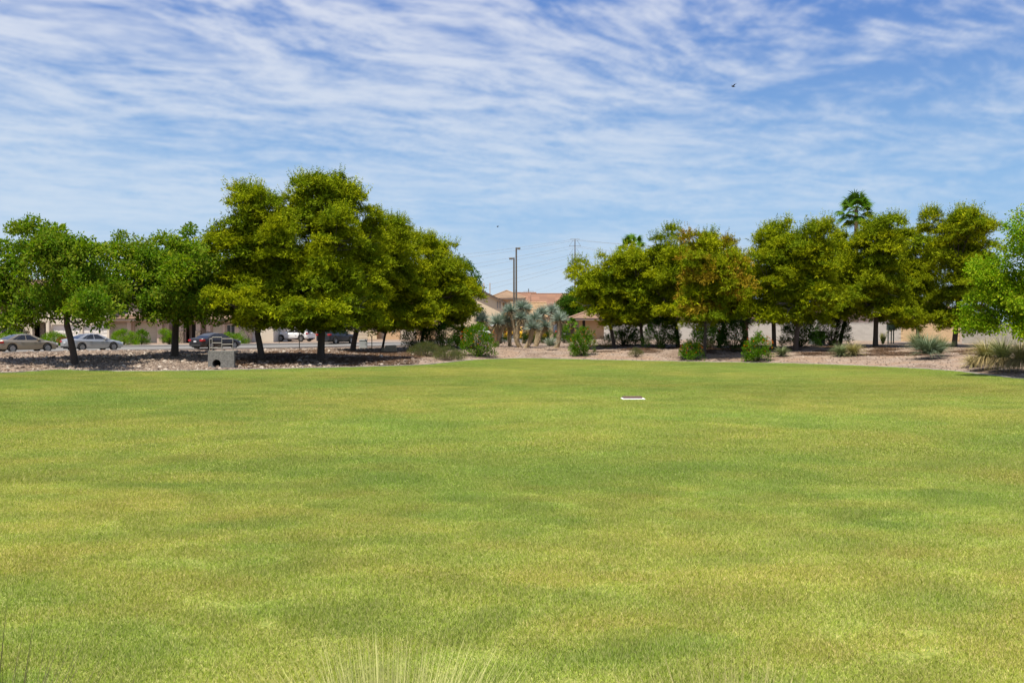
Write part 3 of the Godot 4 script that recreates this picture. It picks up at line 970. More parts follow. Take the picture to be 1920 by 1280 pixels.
func house(called: String, label: String, px0: float, px1: float, depth: float, d: Dictionary) -> Node3D:
	# a house whose front lies at the given distance between two columns of the picture; lengths inside are metres from its corner
	var x0 := (px0 - 960) / F * depth
	var x1 := (px1 - 960) / F * depth
	var y: float = d.get("ground", gh((x0 + x1) / 2, depth))
	var o := thing(called, label, "house", Vector3(x0, y, -depth), 0.0, d.get("group", "stucco houses"))
	rng.seed = hash(label)
	var w := x1 - x0
	var to := func(px: float) -> float: return (px - 960) / F * depth - x0
	var hh: float = d.h
	var back: float = d.get("back", 9.0)
	var stucco: Material = d.wall
	var m := M.new()
	var holes := []
	for g in d.get("garages", []): holes.append([to.call(g[0]), to.call(g[1]), 0.0, g[2]])
	for g in d.get("doors", []): holes.append([to.call(g[0]), to.call(g[1]), 0.02, g[2]])
	for g in d.get("windows", []): holes.append([to.call(g[0]), to.call(g[1]), g[2], g[3]])
	for g in d.get("porch", []): holes.append([to.call(g[0]), to.call(g[1]), 0.0, g[2]])
	holed(m, 0, w, 0, hh, holes, 0.0, 0.3)
	m.box(Vector3(0, -0.4, -0.31), Vector3(w, -0.002, -0.01))
	m.box(Vector3(0, -0.4, -back), Vector3(0.3, hh - 0.002, -0.302)); m.box(Vector3(w - 0.3, -0.4, -back), Vector3(w, hh - 0.002, -0.302))
	m.box(Vector3(0.302, -0.4, -back), Vector3(w - 0.302, hh - 0.002, -back + 0.3))
	m.box(Vector3(0.305, hh - 0.3, -back + 0.305), Vector3(w - 0.305, hh - 0.1, -0.305))
	part(o, "wall", m, stucco)
	for g in d.get("garages", []): garage_door(o, to.call(g[0]) + 0.01, to.call(g[1]) - 0.01, 0.01, g[2] - 0.01, -0.2, g[3])
	for g in d.get("doors", []):
		var dm := M.new()
		dm.box(Vector3(to.call(g[0]) + 0.02, 0.03, -0.28), Vector3(to.call(g[1]) - 0.02, g[2] - 0.02, -0.2))
		var door := part(o, "door", dm, mat("door_brown", lin(0.03, 0.022, 0.017), 0.6))
		var kn := M.new()
		kn.box(Vector3(to.call(g[1]) - 0.14, 1.0, -0.2), Vector3(to.call(g[1]) - 0.09, 1.08, -0.14))
		part(door, "handle", kn, mat("alloy", lin(0.42, 0.43, 0.44), 0.35, 0.8))
	for g in d.get("windows", []): window_in(o, to.call(g[0]) + 0.004, to.call(g[1]) - 0.004, g[2] + 0.004, g[3] - 0.004, -0.1)
	for g in d.get("porch", []):
		var pm := M.new()
		pm.box(Vector3(to.call(g[0]) - 0.1, 0.0, -1.9), Vector3(to.call(g[1]) + 0.1, g[2] + 0.1, -1.7))
		part(o, "porch_wall", pm, stucco)
		if g.size() > 3:
			var dm := M.new()
			dm.box(Vector3(to.call(g[3]), 0.02, -1.7), Vector3(to.call(g[4]), 2.15, -1.64))
			part(o, "door", dm, mat("door_brown", lin(0.03, 0.022, 0.017), 0.6))
	for g in d.get("pillars", []):  # [px0, px1, height, stone height, forward]
		var pm := M.new()
		pm.box(Vector3(to.call(g[0]) + 0.05, g[3], 0.02), Vector3(to.call(g[1]) - 0.05, g[2], g[4] - 0.05))
		var pil := part(o, "pillar", pm, stucco)
		if g[3] > 0.0:
			# the stone base: courses of rough stones
			var yy := 0.0
			while yy < g[3] - 0.05:
				var hs := rng.randf_range(0.14, 0.24)
				var xx: float = to.call(g[0])
				while xx < to.call(g[1]) - 0.06:
					var ws := minf(rng.randf_range(0.18, 0.36), to.call(g[1]) - xx)
					var sm_ := M.new()
					sm_.box(Vector3(xx + 0.008, yy, 0.006), Vector3(xx + ws - 0.008, minf(yy + hs - 0.015, g[3]), g[4] + rng.randf_range(-0.02, 0.03)), Transform3D.IDENTITY, 0.02)
					part(pil, "stone", sm_, mottled("stone_%d" % (rng.randi() % 3), [lin(0.30, 0.24, 0.18), lin(0.22, 0.19, 0.16), lin(0.36, 0.27, 0.19)][rng.randi() % 3], lin(0.16, 0.12, 0.09), 0.8, 0.03, 0.95, 2.0))
					xx += ws
				yy += hs
	for r in d.get("roofs", []):
		if r[0] == "hip": hip_roof(o, to.call(r[1]), to.call(r[2]), r[3], r[4], r[5], r[6], r[7], r[8])
		else: gable_roof(o, r[1], r[2], r[3], r[4], r[5], r[6])
	return o

func block_wall(called: String, label: String, a: Vector2, b: Vector2, courses: int, tones: Array, parts_from: float, group := "block garden walls") -> Node3D:
	# a, b: ends on plan (x, distance); blocks past parts_from (0..1 along) are single pieces, the rest one part
	var y0 := minf(gh(a.x, a.y), gh(b.x, b.y)) - 0.1
	var along := Vector3(b.x - a.x, 0, -(b.y - a.y))
	var length := along.length()
	along = along.normalized()
	var o := thing(called, label, "wall", Vector3(a.x, y0, -a.y), atan2(-along.z, along.x), group)
	rng.seed = hash(label)
	var core := M.new()
	core.box(Vector3(0, -0.3, -0.085), Vector3(length, courses * 0.2 - 0.01, 0.085))
	part(o, "mortar", core, tones[0])
	var bm := []
	for k in 3:
		var m := M.new()
		m.box(Vector3(-0.196, 0.004, -0.1), Vector3(0.196, 0.196, 0.1), Transform3D.IDENTITY, 0.006)
		bm.append(m.mesh())
	var rest := [M.new(), M.new(), M.new()]
	var shared := bm[0] as ArrayMesh
	for c in courses:
		var x := 0.2 if c % 2 == 0 else 0.4
		while x < length - 0.15:
			var tone := rng.randi() % 3
			if x / length >= parts_from:
				var blk := part(o, "block", shared, tones[tone])
				blk.position = Vector3(x, c * 0.2, rng.randf_range(-0.004, 0.004))
			else: rest[tone].box(Vector3(x - 0.196, c * 0.2 + 0.004, -0.1), Vector3(x + 0.196, c * 0.2 + 0.196, 0.1))
			x += 0.4
	for k in 3:
		if rest[k].v.size():
			var s := part(o, "blockwork", rest[k], tones[k])
			s.set_meta("kind", "stuff")
	var cap := M.new()
	cap.box(Vector3(-0.02, courses * 0.2 + 0.004, -0.12), Vector3(length + 0.02, courses * 0.2 + 0.06, 0.12))
	part(o, "coping", cap, tones[1])
	return o

# ---------------------------------------------------------------- the setting
func make_outline() -> void:
	# where the lawn meets the gravel, read off the picture on the level lawn
	var edge := [[0, 700], [60, 697], [105, 693.5], [160, 694.5], [240, 697], [320, 696], [450, 694], [600, 690], [700, 688], [790, 685], [850, 679], [890, 675], [940, 673], [1000, 672], [1100, 674.5], [1260, 678], [1380, 680], [1480, 681.5], [1600, 685.5], [1740, 692], [1800, 697], [1860, 704], [1920, 712]]
	var far := []
	for e in edge:
		var d := ray(e[0], e[1])
		var t := -EYE / d.y
		far.append(Vector2(d.x * t, -d.z * t))
	var loop := [Vector2(-31, -30), Vector2(-38, 5), Vector2(-38, 25), Vector2(-33, 42)]
	loop.append_array(far)
	loop.append_array([Vector2(26.5, 38), Vector2(29, 28), Vector2(30, 12), Vector2(27, -30)])
	# round the corners a little
	for k in 2:
		var next := []
		for i in loop.size():
			var a: Vector2 = loop[i]
			var b: Vector2 = loop[(i + 1) % loop.size()]
			next.append(a.lerp(b, 0.25)); next.append(a.lerp(b, 0.75))
		loop = next
	basin = PackedVector2Array(loop)
	var cut := Geometry2D.intersect_polygons(basin, PackedVector2Array([Vector2(-90, 4.7), Vector2(90, 4.7), Vector2(90, 120), Vector2(-90, 120)]))
	lawn = cut[0]
	basin.append(basin[0])
	street = PackedVector2Array([Vector2(-90, 55), Vector2(-62, 66), Vector2(-47, 76), Vector2(-39, 83.5), Vector2(-33, 89), Vector2(-26, 94), Vector2(-19, 101.5), Vector2(-13, 106), Vector2(-6, 108), Vector2(6.2, 108.5)])

func spread(list: Array) -> Array:
	# coordinates from [start, end, step] runs
	var out := []
	for r in list:
		var x: float = r[0]
		while x < r[1] - 0.001:
			out.append(x)
			x += r[2]
	return out

func make_ground() -> void:
	var xs := spread([[-1500, -300, 240], [-300, -100, 25], [-100, -52, 4], [-52, 48, 1.0], [48, 100, 4], [100, 300, 25], [300, 1501, 240]])
	var zs := spread([[-300, -40, 40], [-40, 0, 4], [0, 8, 0.5], [8, 40, 2.0], [40, 98, 0.8], [98, 130, 2], [130, 300, 12], [300, 1501, 150]])
	var m := M.new()
	var hs := []
	for z in zs:
		var row := []
		for x in xs:
			var h := gh(x, z)
			var p := Vector2(x, z)
			if Geometry2D.is_point_in_polygon(p, lawn): h = -0.06
			elif absf(x) < 95 and z > 45 and z < 125 and off_line(street, p) < 4.6: h -= 0.16
			row.append(Vector3(x, h, -z))
		hs.append(row)
	var norm := func(i: int, j: int) -> Vector3:
		var a: Vector3 = hs[i][maxi(j - 1, 0)]; var b: Vector3 = hs[i][mini(j + 1, xs.size() - 1)]
		var c: Vector3 = hs[maxi(i - 1, 0)][j]; var d: Vector3 = hs[mini(i + 1, zs.size() - 1)][j]
		return (b - a).cross(c - d).normalized() * (1.0 if (b - a).cross(c - d).y > 0 else -1.0)
	var ns := []
	for i in zs.size():
		var row := []
		for j in xs.size(): row.append(norm.call(i, j))
		ns.append(row)
	for i in zs.size() - 1:
		for j in xs.size() - 1:
			m.tri_n(hs[i][j], hs[i][j + 1], hs[i + 1][j + 1], ns[i][j], ns[i][j + 1], ns[i + 1][j + 1])
			m.tri_n(hs[i][j], hs[i + 1][j + 1], hs[i + 1][j], ns[i][j], ns[i + 1][j + 1], ns[i + 1][j])
	var g := mat("decomposed_granite", Color.WHITE, 0.95)
	g.albedo_texture = ntex(41, 0.085, [0.1, 0.45, 0.75, 0.95], [lin(0.12, 0.088, 0.066), lin(0.225, 0.172, 0.135), lin(0.29, 0.228, 0.184), lin(0.37, 0.31, 0.26)], 1024, FastNoiseLite.TYPE_CELLULAR, 2)
	g.uv1_triplanar = true; g.uv1_world_triplanar = true; g.uv1_scale = Vector3.ONE / 7.0
	g.heightmap_enabled = true; g.heightmap_texture = g.albedo_texture; g.heightmap_scale = 2.0
	g.detail_enabled = true; g.detail_blend_mode = BaseMaterial3D.BLEND_MODE_MUL
	g.detail_albedo = ntex(14, 0.012, [0.3, 0.5, 0.7], [Color(0.84, 0.80, 0.76), Color(1, 1, 1), Color(0.97, 0.92, 0.86)], 512)
	g.detail_uv_layer = BaseMaterial3D.DETAIL_UV_2
	g.uv2_triplanar = true; g.uv2_world_triplanar = true; g.uv2_scale = Vector3.ONE / 23.0
	struct("ground", m, g)
	# lawn sheet
	var l := M.new()
	var idx := Geometry2D.triangulate_polygon(lawn)
	for i in range(0, idx.size(), 3):
		l.tri_out(Vector3(lawn[idx[i]].x, 0, -lawn[idx[i]].y), Vector3(lawn[idx[i + 1]].x, 0, -lawn[idx[i + 1]].y), Vector3(lawn[idx[i + 2]].x, 0, -lawn[idx[i + 2]].y), Vector3.UP)
	var t := mat("thatch", Color.WHITE, 0.95)
	t.albedo_texture = ntex(6, 0.06, [0.25, 0.5, 0.75], [lin(0.12, 0.15, 0.02), lin(0.18, 0.215, 0.03), lin(0.26, 0.27, 0.06)], 1024, FastNoiseLite.TYPE_SIMPLEX_SMOOTH, 5)
	t.uv1_triplanar = true; t.uv1_world_triplanar = true; t.uv1_scale = Vector3.ONE / 3.1
	struct("lawn", l, t)
	# concrete edging round the lawn
	var k := M.new()
	for i in basin.size() - 1:
		var a := basin[i]
		var b := basin[i + 1]
		if a.y < 6 or b.y < 6: continue
		var dirn := Vector3(b.x - a.x, 0, -(b.y - a.y))
		var tr := Transform3D(Basis(dirn.normalized(), Vector3.UP, dirn.normalized().cross(Vector3.UP)), Vector3(a.x, 0, -a.y))
		k.box(Vector3(-0.01, -0.1, -0.07), Vector3(dirn.length() + 0.01, 0.055, 0.07), tr)
	struct("kerb", k, mottled("edging_concrete", lin(0.32, 0.29, 0.26), lin(0.42, 0.39, 0.35), 2.0, 0.03, 0.9))
	# street, kerbs, pavement
	ribbon("street", -4.4, 4.4, 0.03, 0.0, mottled("asphalt", lin(0.12, 0.117, 0.113), lin(0.17, 0.164, 0.156), 4.0, 0.06, 0.95, 0.6))
	ribbon("street_kerb", -4.75, -4.4, 0.15, 0.3, mottled("kerb_concrete", lin(0.27, 0.25, 0.23), lin(0.34, 0.325, 0.30), 3.0, 0.04, 0.9))
	ribbon("street_kerb", 4.4, 4.75, 0.15, 0.3, mottled("kerb_concrete", lin(0.27, 0.25, 0.23), lin(0.34, 0.325, 0.30), 3.0, 0.04, 0.9))
	ribbon("pavement", 4.76, 6.2, 0.14, 0.2, mottled("pavement_concrete", lin(0.30, 0.275, 0.25), lin(0.37, 0.345, 0.32), 3.0, 0.04, 0.9))

func ribbon(called: String, a: float, b: float, lift: float, skirt: float, m_: Material) -> void:
	# a strip along the street between two offsets from its middle (positive: the houses' side)
	var m := M.new()
	var mids := []
	for i in street.size() - 1:
		for k in 6: mids.append(street[i].lerp(street[i + 1], k / 6.0))
	mids.append(street[-1])
	for s in 2:
		for i in range(1, mids.size() - 1): mids[i] = (mids[i - 1] + mids[i] * 2 + mids[i + 1]) / 4
	var rows := []
	for i in mids.size():
		var d: Vector2 = (mids[mini(i + 1, mids.size() - 1)] - mids[maxi(i - 1, 0)]).normalized()
		var nrm := Vector2(-d.y, d.x)
		var row := []
		for k in 5:
			var p: Vector2 = mids[i] + nrm * lerpf(a, b, k / 4.0)
			row.append(Vector3(p.x, gh(p.x, p.y) + lift, -p.y))
		rows.append(row)
	for i in rows.size() - 1:
		for k in 4: m.quad(rows[i][k], rows[i][k + 1], rows[i + 1][k + 1], rows[i + 1][k], Vector3.UP)
		if skirt > 0.0:
			for k in [0, 4]:
				var down := Vector3(0, -skirt, 0)
				m.quad(rows[i][k], rows[i + 1][k], rows[i + 1][k] + down, rows[i][k] + down, rows[i][k] - rows[i][2])
	struct(called, m, m_)

func scatter(called: String, label: String, category: String, mesh_: Mesh, xf: Array, cols: PackedColorArray, m_: Material) -> void:
	var mm := MultiMesh.new()
	mm.transform_format = MultiMesh.TRANSFORM_3D
	mm.use_colors = true
	mm.mesh = mesh_
	mm.instance_count = xf.size()
	for i in xf.size():
		mm.set_instance_transform(i, xf[i])
		mm.set_instance_color(i, cols[i])
	var o := MultiMeshInstance3D.new()
	o.name = numbered(called)
	o.multimesh = mm
	o.material_override = m_
	add_child(o)
	tag(o, label, category, "", "stuff")

func make_grass() -> void:
	var turf := leafy("turf", Color(0.5, 0.55, 0.2))
	var wide := rock_noise(51, 0.045, FastNoiseLite.TYPE_SIMPLEX_SMOOTH, 4)
	var small := rock_noise(52, 0.55, FastNoiseLite.TYPE_SIMPLEX_SMOOTH, 4)
	var lush := rock_noise(54, 0.3, FastNoiseLite.TYPE_SIMPLEX_SMOOTH, 3)
	var dry := rock_noise(53, 0.09, FastNoiseLite.TYPE_SIMPLEX_SMOOTH, 4)
	for pass_ in 2:
		var near := pass_ == 0
		for variant in 3:
			rng.seed = 900 + pass_ * 10 + variant
			var m := M.new()
			var R := 0.27 if near else 0.66
			for i in (640 if near else 1150):
				var r := R * sqrt(rng.randf()) * rng.randf_range(0.75, 1.0)
				var a := rng.randf() * TAU
				var p := Vector3(r * cos(a), -0.004, r * sin(a))
				var d := (rdir() * 1.1 + Vector3.UP * 0.8).normalized()
				d.y = absf(d.y)
				var l := rng.randf_range(0.022, 0.05) if near else rng.randf_range(0.03, 0.055)
				var w := rng.randf_range(0.004, 0.007) if near else rng.randf_range(0.010, 0.016)
				var k := rng.randf_range(0.65, 1.25)
				m.col = (Color(0.325, 0.39, 0.07) if rng.randf() < 0.69 else Color(0.54, 0.505, 0.21)) * k
				var s := side_of(d)
				m.tri(p - s * w / 2, p + s * w / 2, p + d * l)
			var xf := []
			var cols := PackedColorArray()
			var n := 3300 if near else 6800
			while xf.size() < n:
				var z := sqrt(rng.randf_range(5.2 * 5.2, 19.0 * 19.0)) if near else sqrt(rng.randf_range(16.0 * 16.0, 76.0 * 76.0))
				var x := rng.randf_range(-0.66, 0.66) * z + rng.randf_range(-1.5, 1.5)
				var p := Vector2(x, z)
				if not Geometry2D.is_point_in_polygon(p, lawn): continue
				var margin := off_line(basin, p)
				if margin < R * 0.85: continue
				var b := 0.6 * wide.get_noise_2d(x, z * 1.3) + 0.75 * small.get_noise_2d(x * 1.2, z * 1.6)
				var q := dry.get_noise_2d(x + 40, z)
				var bright := 1.0 + 0.30 * b
				var straw := clampf(0.5 + 0.8 * q + 0.7 * small.get_noise_2d(x * 0.8 + 70.0, z * 1.5), 0.0, 1.0)
				var c := Color(0.80, 0.96, 0.85).lerp(Color(1.16, 1.04, 1.05), straw) * bright
				# lusher, darker clumps here and there
				var rich := smoothstep(0.22, 0.42, lush.get_noise_2d(x * 1.1, z * 1.6))
				c = c.lerp(Color(0.62, 0.82, 0.75), rich * 0.28)
				cols.append(c)
				xf.append(Transform3D(Basis(Vector3.UP, rng.randf() * TAU).scaled_local(Vector3(1, rng.randf_range(0.8, 1.15) + rich * 0.3, 1)), Vector3(x, 0, -z)))
			scatter("grass", "short mown yellow green grass of the park lawn", "grass", m.mesh(), xf, cols, turf)
	# a fringe along the edge, in smaller tufts
	rng.seed = 940
	var f := M.new()
	for i in 260:
		var a := rng.randf() * TAU
		var r := 0.3 * sqrt(rng.randf())
		var d := (rdir() * 0.7 + Vector3.UP).normalized()
		var s := side_of(d)
		m_col(f)
		f.tri(Vector3(r * cos(a), 0, r * sin(a)) - s * 0.007, Vector3(r * cos(a), 0, r * sin(a)) + s * 0.007, Vector3(r * cos(a), 0, r * sin(a)) + d * rng.randf_range(0.04, 0.075))
	var xf := []
	var cols := PackedColorArray()
	for i in basin.size() - 1:
		var a := basin[i]
		var b := basin[i + 1]
		if a.y < 30: continue
		var inw := Vector2(-(b - a).y, (b - a).x).normalized()
		if not Geometry2D.is_point_in_polygon((a + b) / 2 + inw * 0.4, basin): inw = -inw
		for k in int(a.distance_to(b) / 0.12):
			var p := a.lerp(b, rng.randf()) + inw * rng.randf_range(0.22, 1.6)
			xf.append(Transform3D(Basis(Vector3.UP, rng.randf() * TAU), Vector3(p.x, 0, -p.y)))
			cols.append(Color(0.85, 1.0, 0.85) * rng.randf_range(0.85, 1.15))
	scatter("grass", "short mown yellow green grass of the park lawn", "grass", f.mesh(), xf, cols, turf)

func m_col(f: M) -> void:
	f.col = (Color(0.325, 0.39, 0.07) if rng.randf() < 0.69 else Color(0.54, 0.505, 0.21)) * rng.randf_range(0.75, 1.2)

func rock_mesh(seed_: int) -> ArrayMesh:
	rng.seed = seed_
	var m := M.new()
	var ax := [Vector3.RIGHT, Vector3.UP, Vector3.BACK, Vector3.LEFT, Vector3.DOWN, Vector3.FORWARD]
	var jit := {}
	var place := func(d: Vector3) -> Vector3:
		var key := d.snapped(Vector3.ONE * 0.01)
		if not jit.has(key): jit[key] = d.normalized() * rng.randf_range(0.36, 0.56) * Vector3(1.15, 0.75, 1)
		return jit[key]
	for sx in [-1, 1]:
		for sy in [-1, 1]:
			for sz in [-1, 1]:
				var a := Vector3(sx, 0, 0); var b := Vector3(0, sy, 0); var c := Vector3(0, 0, sz)
				var ab := (a + b).normalized(); var bc := (b + c).normalized(); var ca := (c + a).normalized()
				for t in [[a, ab, ca], [b, bc, ab], [c, ca, bc], [ab, bc, ca]]:
					m.tri_out(place.call(t[0]), place.call(t[1]), place.call(t[2]), t[0] + t[1] + t[2])
	return m.mesh()

func make_rocks() -> void:
	var stone := painted("river_rock", 0.9)
	for variant in 3:
		var me := rock_mesh(300 + variant)
		rng.seed = 310 + variant
		var xf := []
		var cols := PackedColorArray()
		while xf.size() < 9000:
			# the street side is strewn with cobbles, the rest with pebbles
			var big := xf.size() < 6600
			var x := rng.randf_range(-34, -6) if big else rng.randf_range(-34, 32)
			var z := rng.randf_range(50, 78) if big else rng.randf_range(44, 92)
			var p := Vector2(x, z)
			if Geometry2D.is_point_in_polygon(p, basin): continue
			var d := off_line(basin, p)
			if d < 0.15 or d > 17.5: continue
			if big and x / z < -0.455 and rng.randf() < 0.85: continue
			if big and x > -11 and rng.randf() < 0.6: continue
			if big and x > -17 and d > 2.2 and rng.randf() < 0.75: continue
			if off_line(street, p) < 5.0: continue
			var s := rng.randf_range(0.06, 0.17) if big else rng.randf_range(0.05, 0.11)
			if big and rng.randf() < 0.05: s *= 2.0
			var t := rng.randf()
			var c := Color(0.235, 0.18, 0.138).lerp(Color(0.13, 0.095, 0.073), t) if rng.randf() < 0.88 else Color(0.38, 0.325, 0.27)
			cols.append(c * rng.randf_range(0.8, 1.12))
			xf.append(Transform3D(Basis.from_euler(Vector3(rng.randf_range(-0.4, 0.4), rng.randf() * TAU, rng.randf_range(-0.4, 0.4))).scaled_local(Vector3.ONE * s), Vector3(x, gh(x, z) + s * 0.12, -z)))
		scatter("gravel", "loose tan and pinkish stones strewn over the bank", "gravel", me, xf, cols, stone)

func make_litter() -> void:
	# fallen brown needles under the pines
	rng.seed = 610
	var m := M.new()
	for i in 70:
		var a := rng.randf() * TAU
		var r := 0.4 * sqrt(rng.randf())
		var p := Vector3(r * cos(a), rng.randf_range(0.0, 0.025), r * sin(a))
		var d := Vector3(rng.randf_range(-1, 1), rng.randf_range(-0.1, 0.2), rng.randf_range(-1, 1)).normalized()
		var s := d.cross(Vector3.UP).normalized()
		m.col = Color(0.15, 0.085, 0.045) * rng.randf_range(0.5, 1.3)
		m.tri(p - s * 0.012, p + s * 0.012, p + d * rng.randf_range(0.1, 0.2))
	var xf := []
	var cols := PackedColorArray()
	var thin := rock_noise(61, 0.25)
	while xf.size() < 5200:
		var left := xf.size() < 3600
		var x := rng.randf_range(-17.5, -6.5) if left else rng.randf_range(5, 32)
		var z := rng.randf_range(56, 74) if left else rng.randf_range(60, 88)
		var p := Vector2(x, z)
		if Geometry2D.is_point_in_polygon(p, basin): continue
		var d := off_line(basin, p)
		if d < 0.7 or d > 13.0 or (not left and d < 4.0): continue
		if thin.get_noise_2d(x, z) < (-0.25 if left else 0.05): continue
		xf.append(Transform3D(Basis(Vector3.UP, rng.randf() * TAU).scaled_local(Vector3.ONE * rng.randf_range(0.7, 1.3)), Vector3(x, gh(x, z) + 0.012, -z)))
		cols.append(Color(1, 1, 1) * rng.randf_range(0.7, 1.2))
	scatter("pine_litter", "brown fallen pine needles lying on the banks under the pines", "leaf litter", m.mesh(), xf, cols, painted("litter", 0.95))

# ---------------------------------------------------------------- small things
func lamp_post(label: String, px: float, top_py: float, depth: float, arm: float) -> void:
	var base := stand(px, depth)
	var o := thing("street_lamp", label, "street lamp", base, 0.0, "twin street lamps")
	var h := P(px, top_py, depth).y - base.y
	var steel := mat("bronze_paint", lin(0.115, 0.10, 0.078), 0.6)
	var m := M.new()
	m.tube([Vector3(0, -0.2, 0), Vector3(0, h, 0)], [0.105, 0.08], 8)
	part(o, "pole", m, steel)
	var f := M.new()
	f.box(Vector3(-0.24, -0.15, -0.24), Vector3(0.24, 0.35, 0.24), Transform3D.IDENTITY, 0.03)
	part(o, "footing", f, mottled("pavement_concrete", lin(0.30, 0.275, 0.25), lin(0.37, 0.345, 0.32), 3.0, 0.04, 0.9))
	var a := M.new()
	a.box(Vector3(minf(0, arm * 0.3), h - 0.11, -0.05), Vector3(maxf(0, arm * 0.3), h - 0.03, 0.05))
	part(o, "arm", a, steel)
	var l := M.new()
	l.box(Vector3(minf(arm * 0.25, arm), h - 0.18, -0.16), Vector3(maxf(arm * 0.25, arm), h + 0.0, 0.16), Transform3D.IDENTITY, 0.03)
	var head := part(o, "lamp_head", l, steel)
	var g := M.new()
	g.box(Vector3(minf(arm * 0.4, arm * 0.9), h - 0.195, -0.12), Vector3(maxf(arm * 0.4, arm * 0.9), h - 0.182, 0.12))
	part(head, "lens", g, mat("headlight_glass", lin(0.62, 0.63, 0.64), 0.12))

func pylon(label: String, px: float, top_py: float, depth: float, arms: bool) -> Array:
	var x := (px - 960) / F * depth
	var base := Vector3(x, 0.8, -depth)
	var o := thing("transmission_tower", label, "pylon", base, 0.0, "transmission towers")
	var s := depth / F
	var h := P(px, top_py, depth).y - base.y
	var steel := mat("galvanised", lin(0.20, 0.22, 0.235), 0.6, 0.3)
	var m := M.new()
	m.tube([Vector3(0, -1, 0), Vector3(0, h * 0.5, 0), Vector3(0, h, 0)], [1.5 * s * 1.35, 1.5 * s, 0.95 * s], 10)
	part(o, "pole", m, steel)
	var ends := []
	var levels := [[0.0, 8.0], [12.5, 10.5], [29.0, 10.5], [45.5, 10.5]] if arms else [[5.0, 9.0]]
	for i in levels.size():
		var y: float = h - levels[i][0] * s
		var w: float = levels[i][1] * s
		var a := M.new()
		a.tube([Vector3(-w, y, 0), Vector3(w, y, 0)], [0.42 * s, 0.42 * s], 5)
		if i > 0:
			for k in [-1, 1]: a.tube([Vector3(k * w, y, 0), Vector3(k * 3.2 * s, y + 11.0 * s, 0)], [0.26 * s, 0.26 * s], 4)
		var arm := part(o, "crossarm", a, steel)
		for k in [-1, 1]:
			var q := M.new()
			q.tube([Vector3(k * w, y, 0), Vector3(k * w, y - 1.4 * s, 0)], [0.3 * s, 0.3 * s], 5)
			part(arm, "insulator", q, mat("porcelain", lin(0.16, 0.13, 0.12), 0.4))
			ends.append(base + Vector3(k * w, y - 1.4 * s, 0))
	return ends

func wire(label: String, a: Vector3, b: Vector3, sag: float) -> void:
	var o := thing("power_line", label, "cable", a, 0.0, "overhead power lines")
	var m := M.new()
	m.tube(bend(Vector3.ZERO, b - a, Vector3(0, -sag, 0), 16), taper(0.042, 0.042, 16), 4)
	part(o, "cable", m, mat("conductor", lin(0.24, 0.26, 0.28), 0.6, 0.2))

func bird(label: String, at: Vector3, s: float) -> void:
	var o := thing("bird", label, "bird", at, 0.5)
	var b := M.new()
	b.lathe([Vector2(0.001, -0.5), Vector2(0.08, -0.42), Vector2(0.13, -0.15), Vector2(0.15, 0.08), Vector2(0.1, 0.3), Vector2(0.09, 0.4), Vector2(0.03, 0.5), Vector2(0.001, 0.56)], Transform3D(Basis(Vector3(0, 0, 1), PI / 2).scaled(Vector3.ONE * s), Vector3.ZERO), 10)
	for k in [-1, 1]:
		var root_a := Vector3(-0.18, 0.06, k * 0.08) * s
		var root_b := Vector3(0.16, 0.06, k * 0.08) * s
		var el := Vector3(-0.1, 0.42, k * 0.42) * s
		var el2 := Vector3(0.22, 0.36, k * 0.4) * s
		var tip := Vector3(0.28, 0.5, k * 0.95) * s
		b.tri(root_a, root_b, el2); b.tri(root_a, el2, el); b.tri(el, el2, tip)
		b.tri(root_a + Vector3(0, -0.02, 0), root_b + Vector3(0, -0.02, 0), el2); b.tri(root_a + Vector3(0, -0.02, 0), el2, el)
	b.tri(Vector3(0.45, 0.0, 0.02) * s, Vector3(0.8, 0.02, 0.12) * s, Vector3(0.8, 0.02, -0.12) * s)
	part(o, "body", b, mat("plumage", lin(0.018, 0.017, 0.017), 0.8))

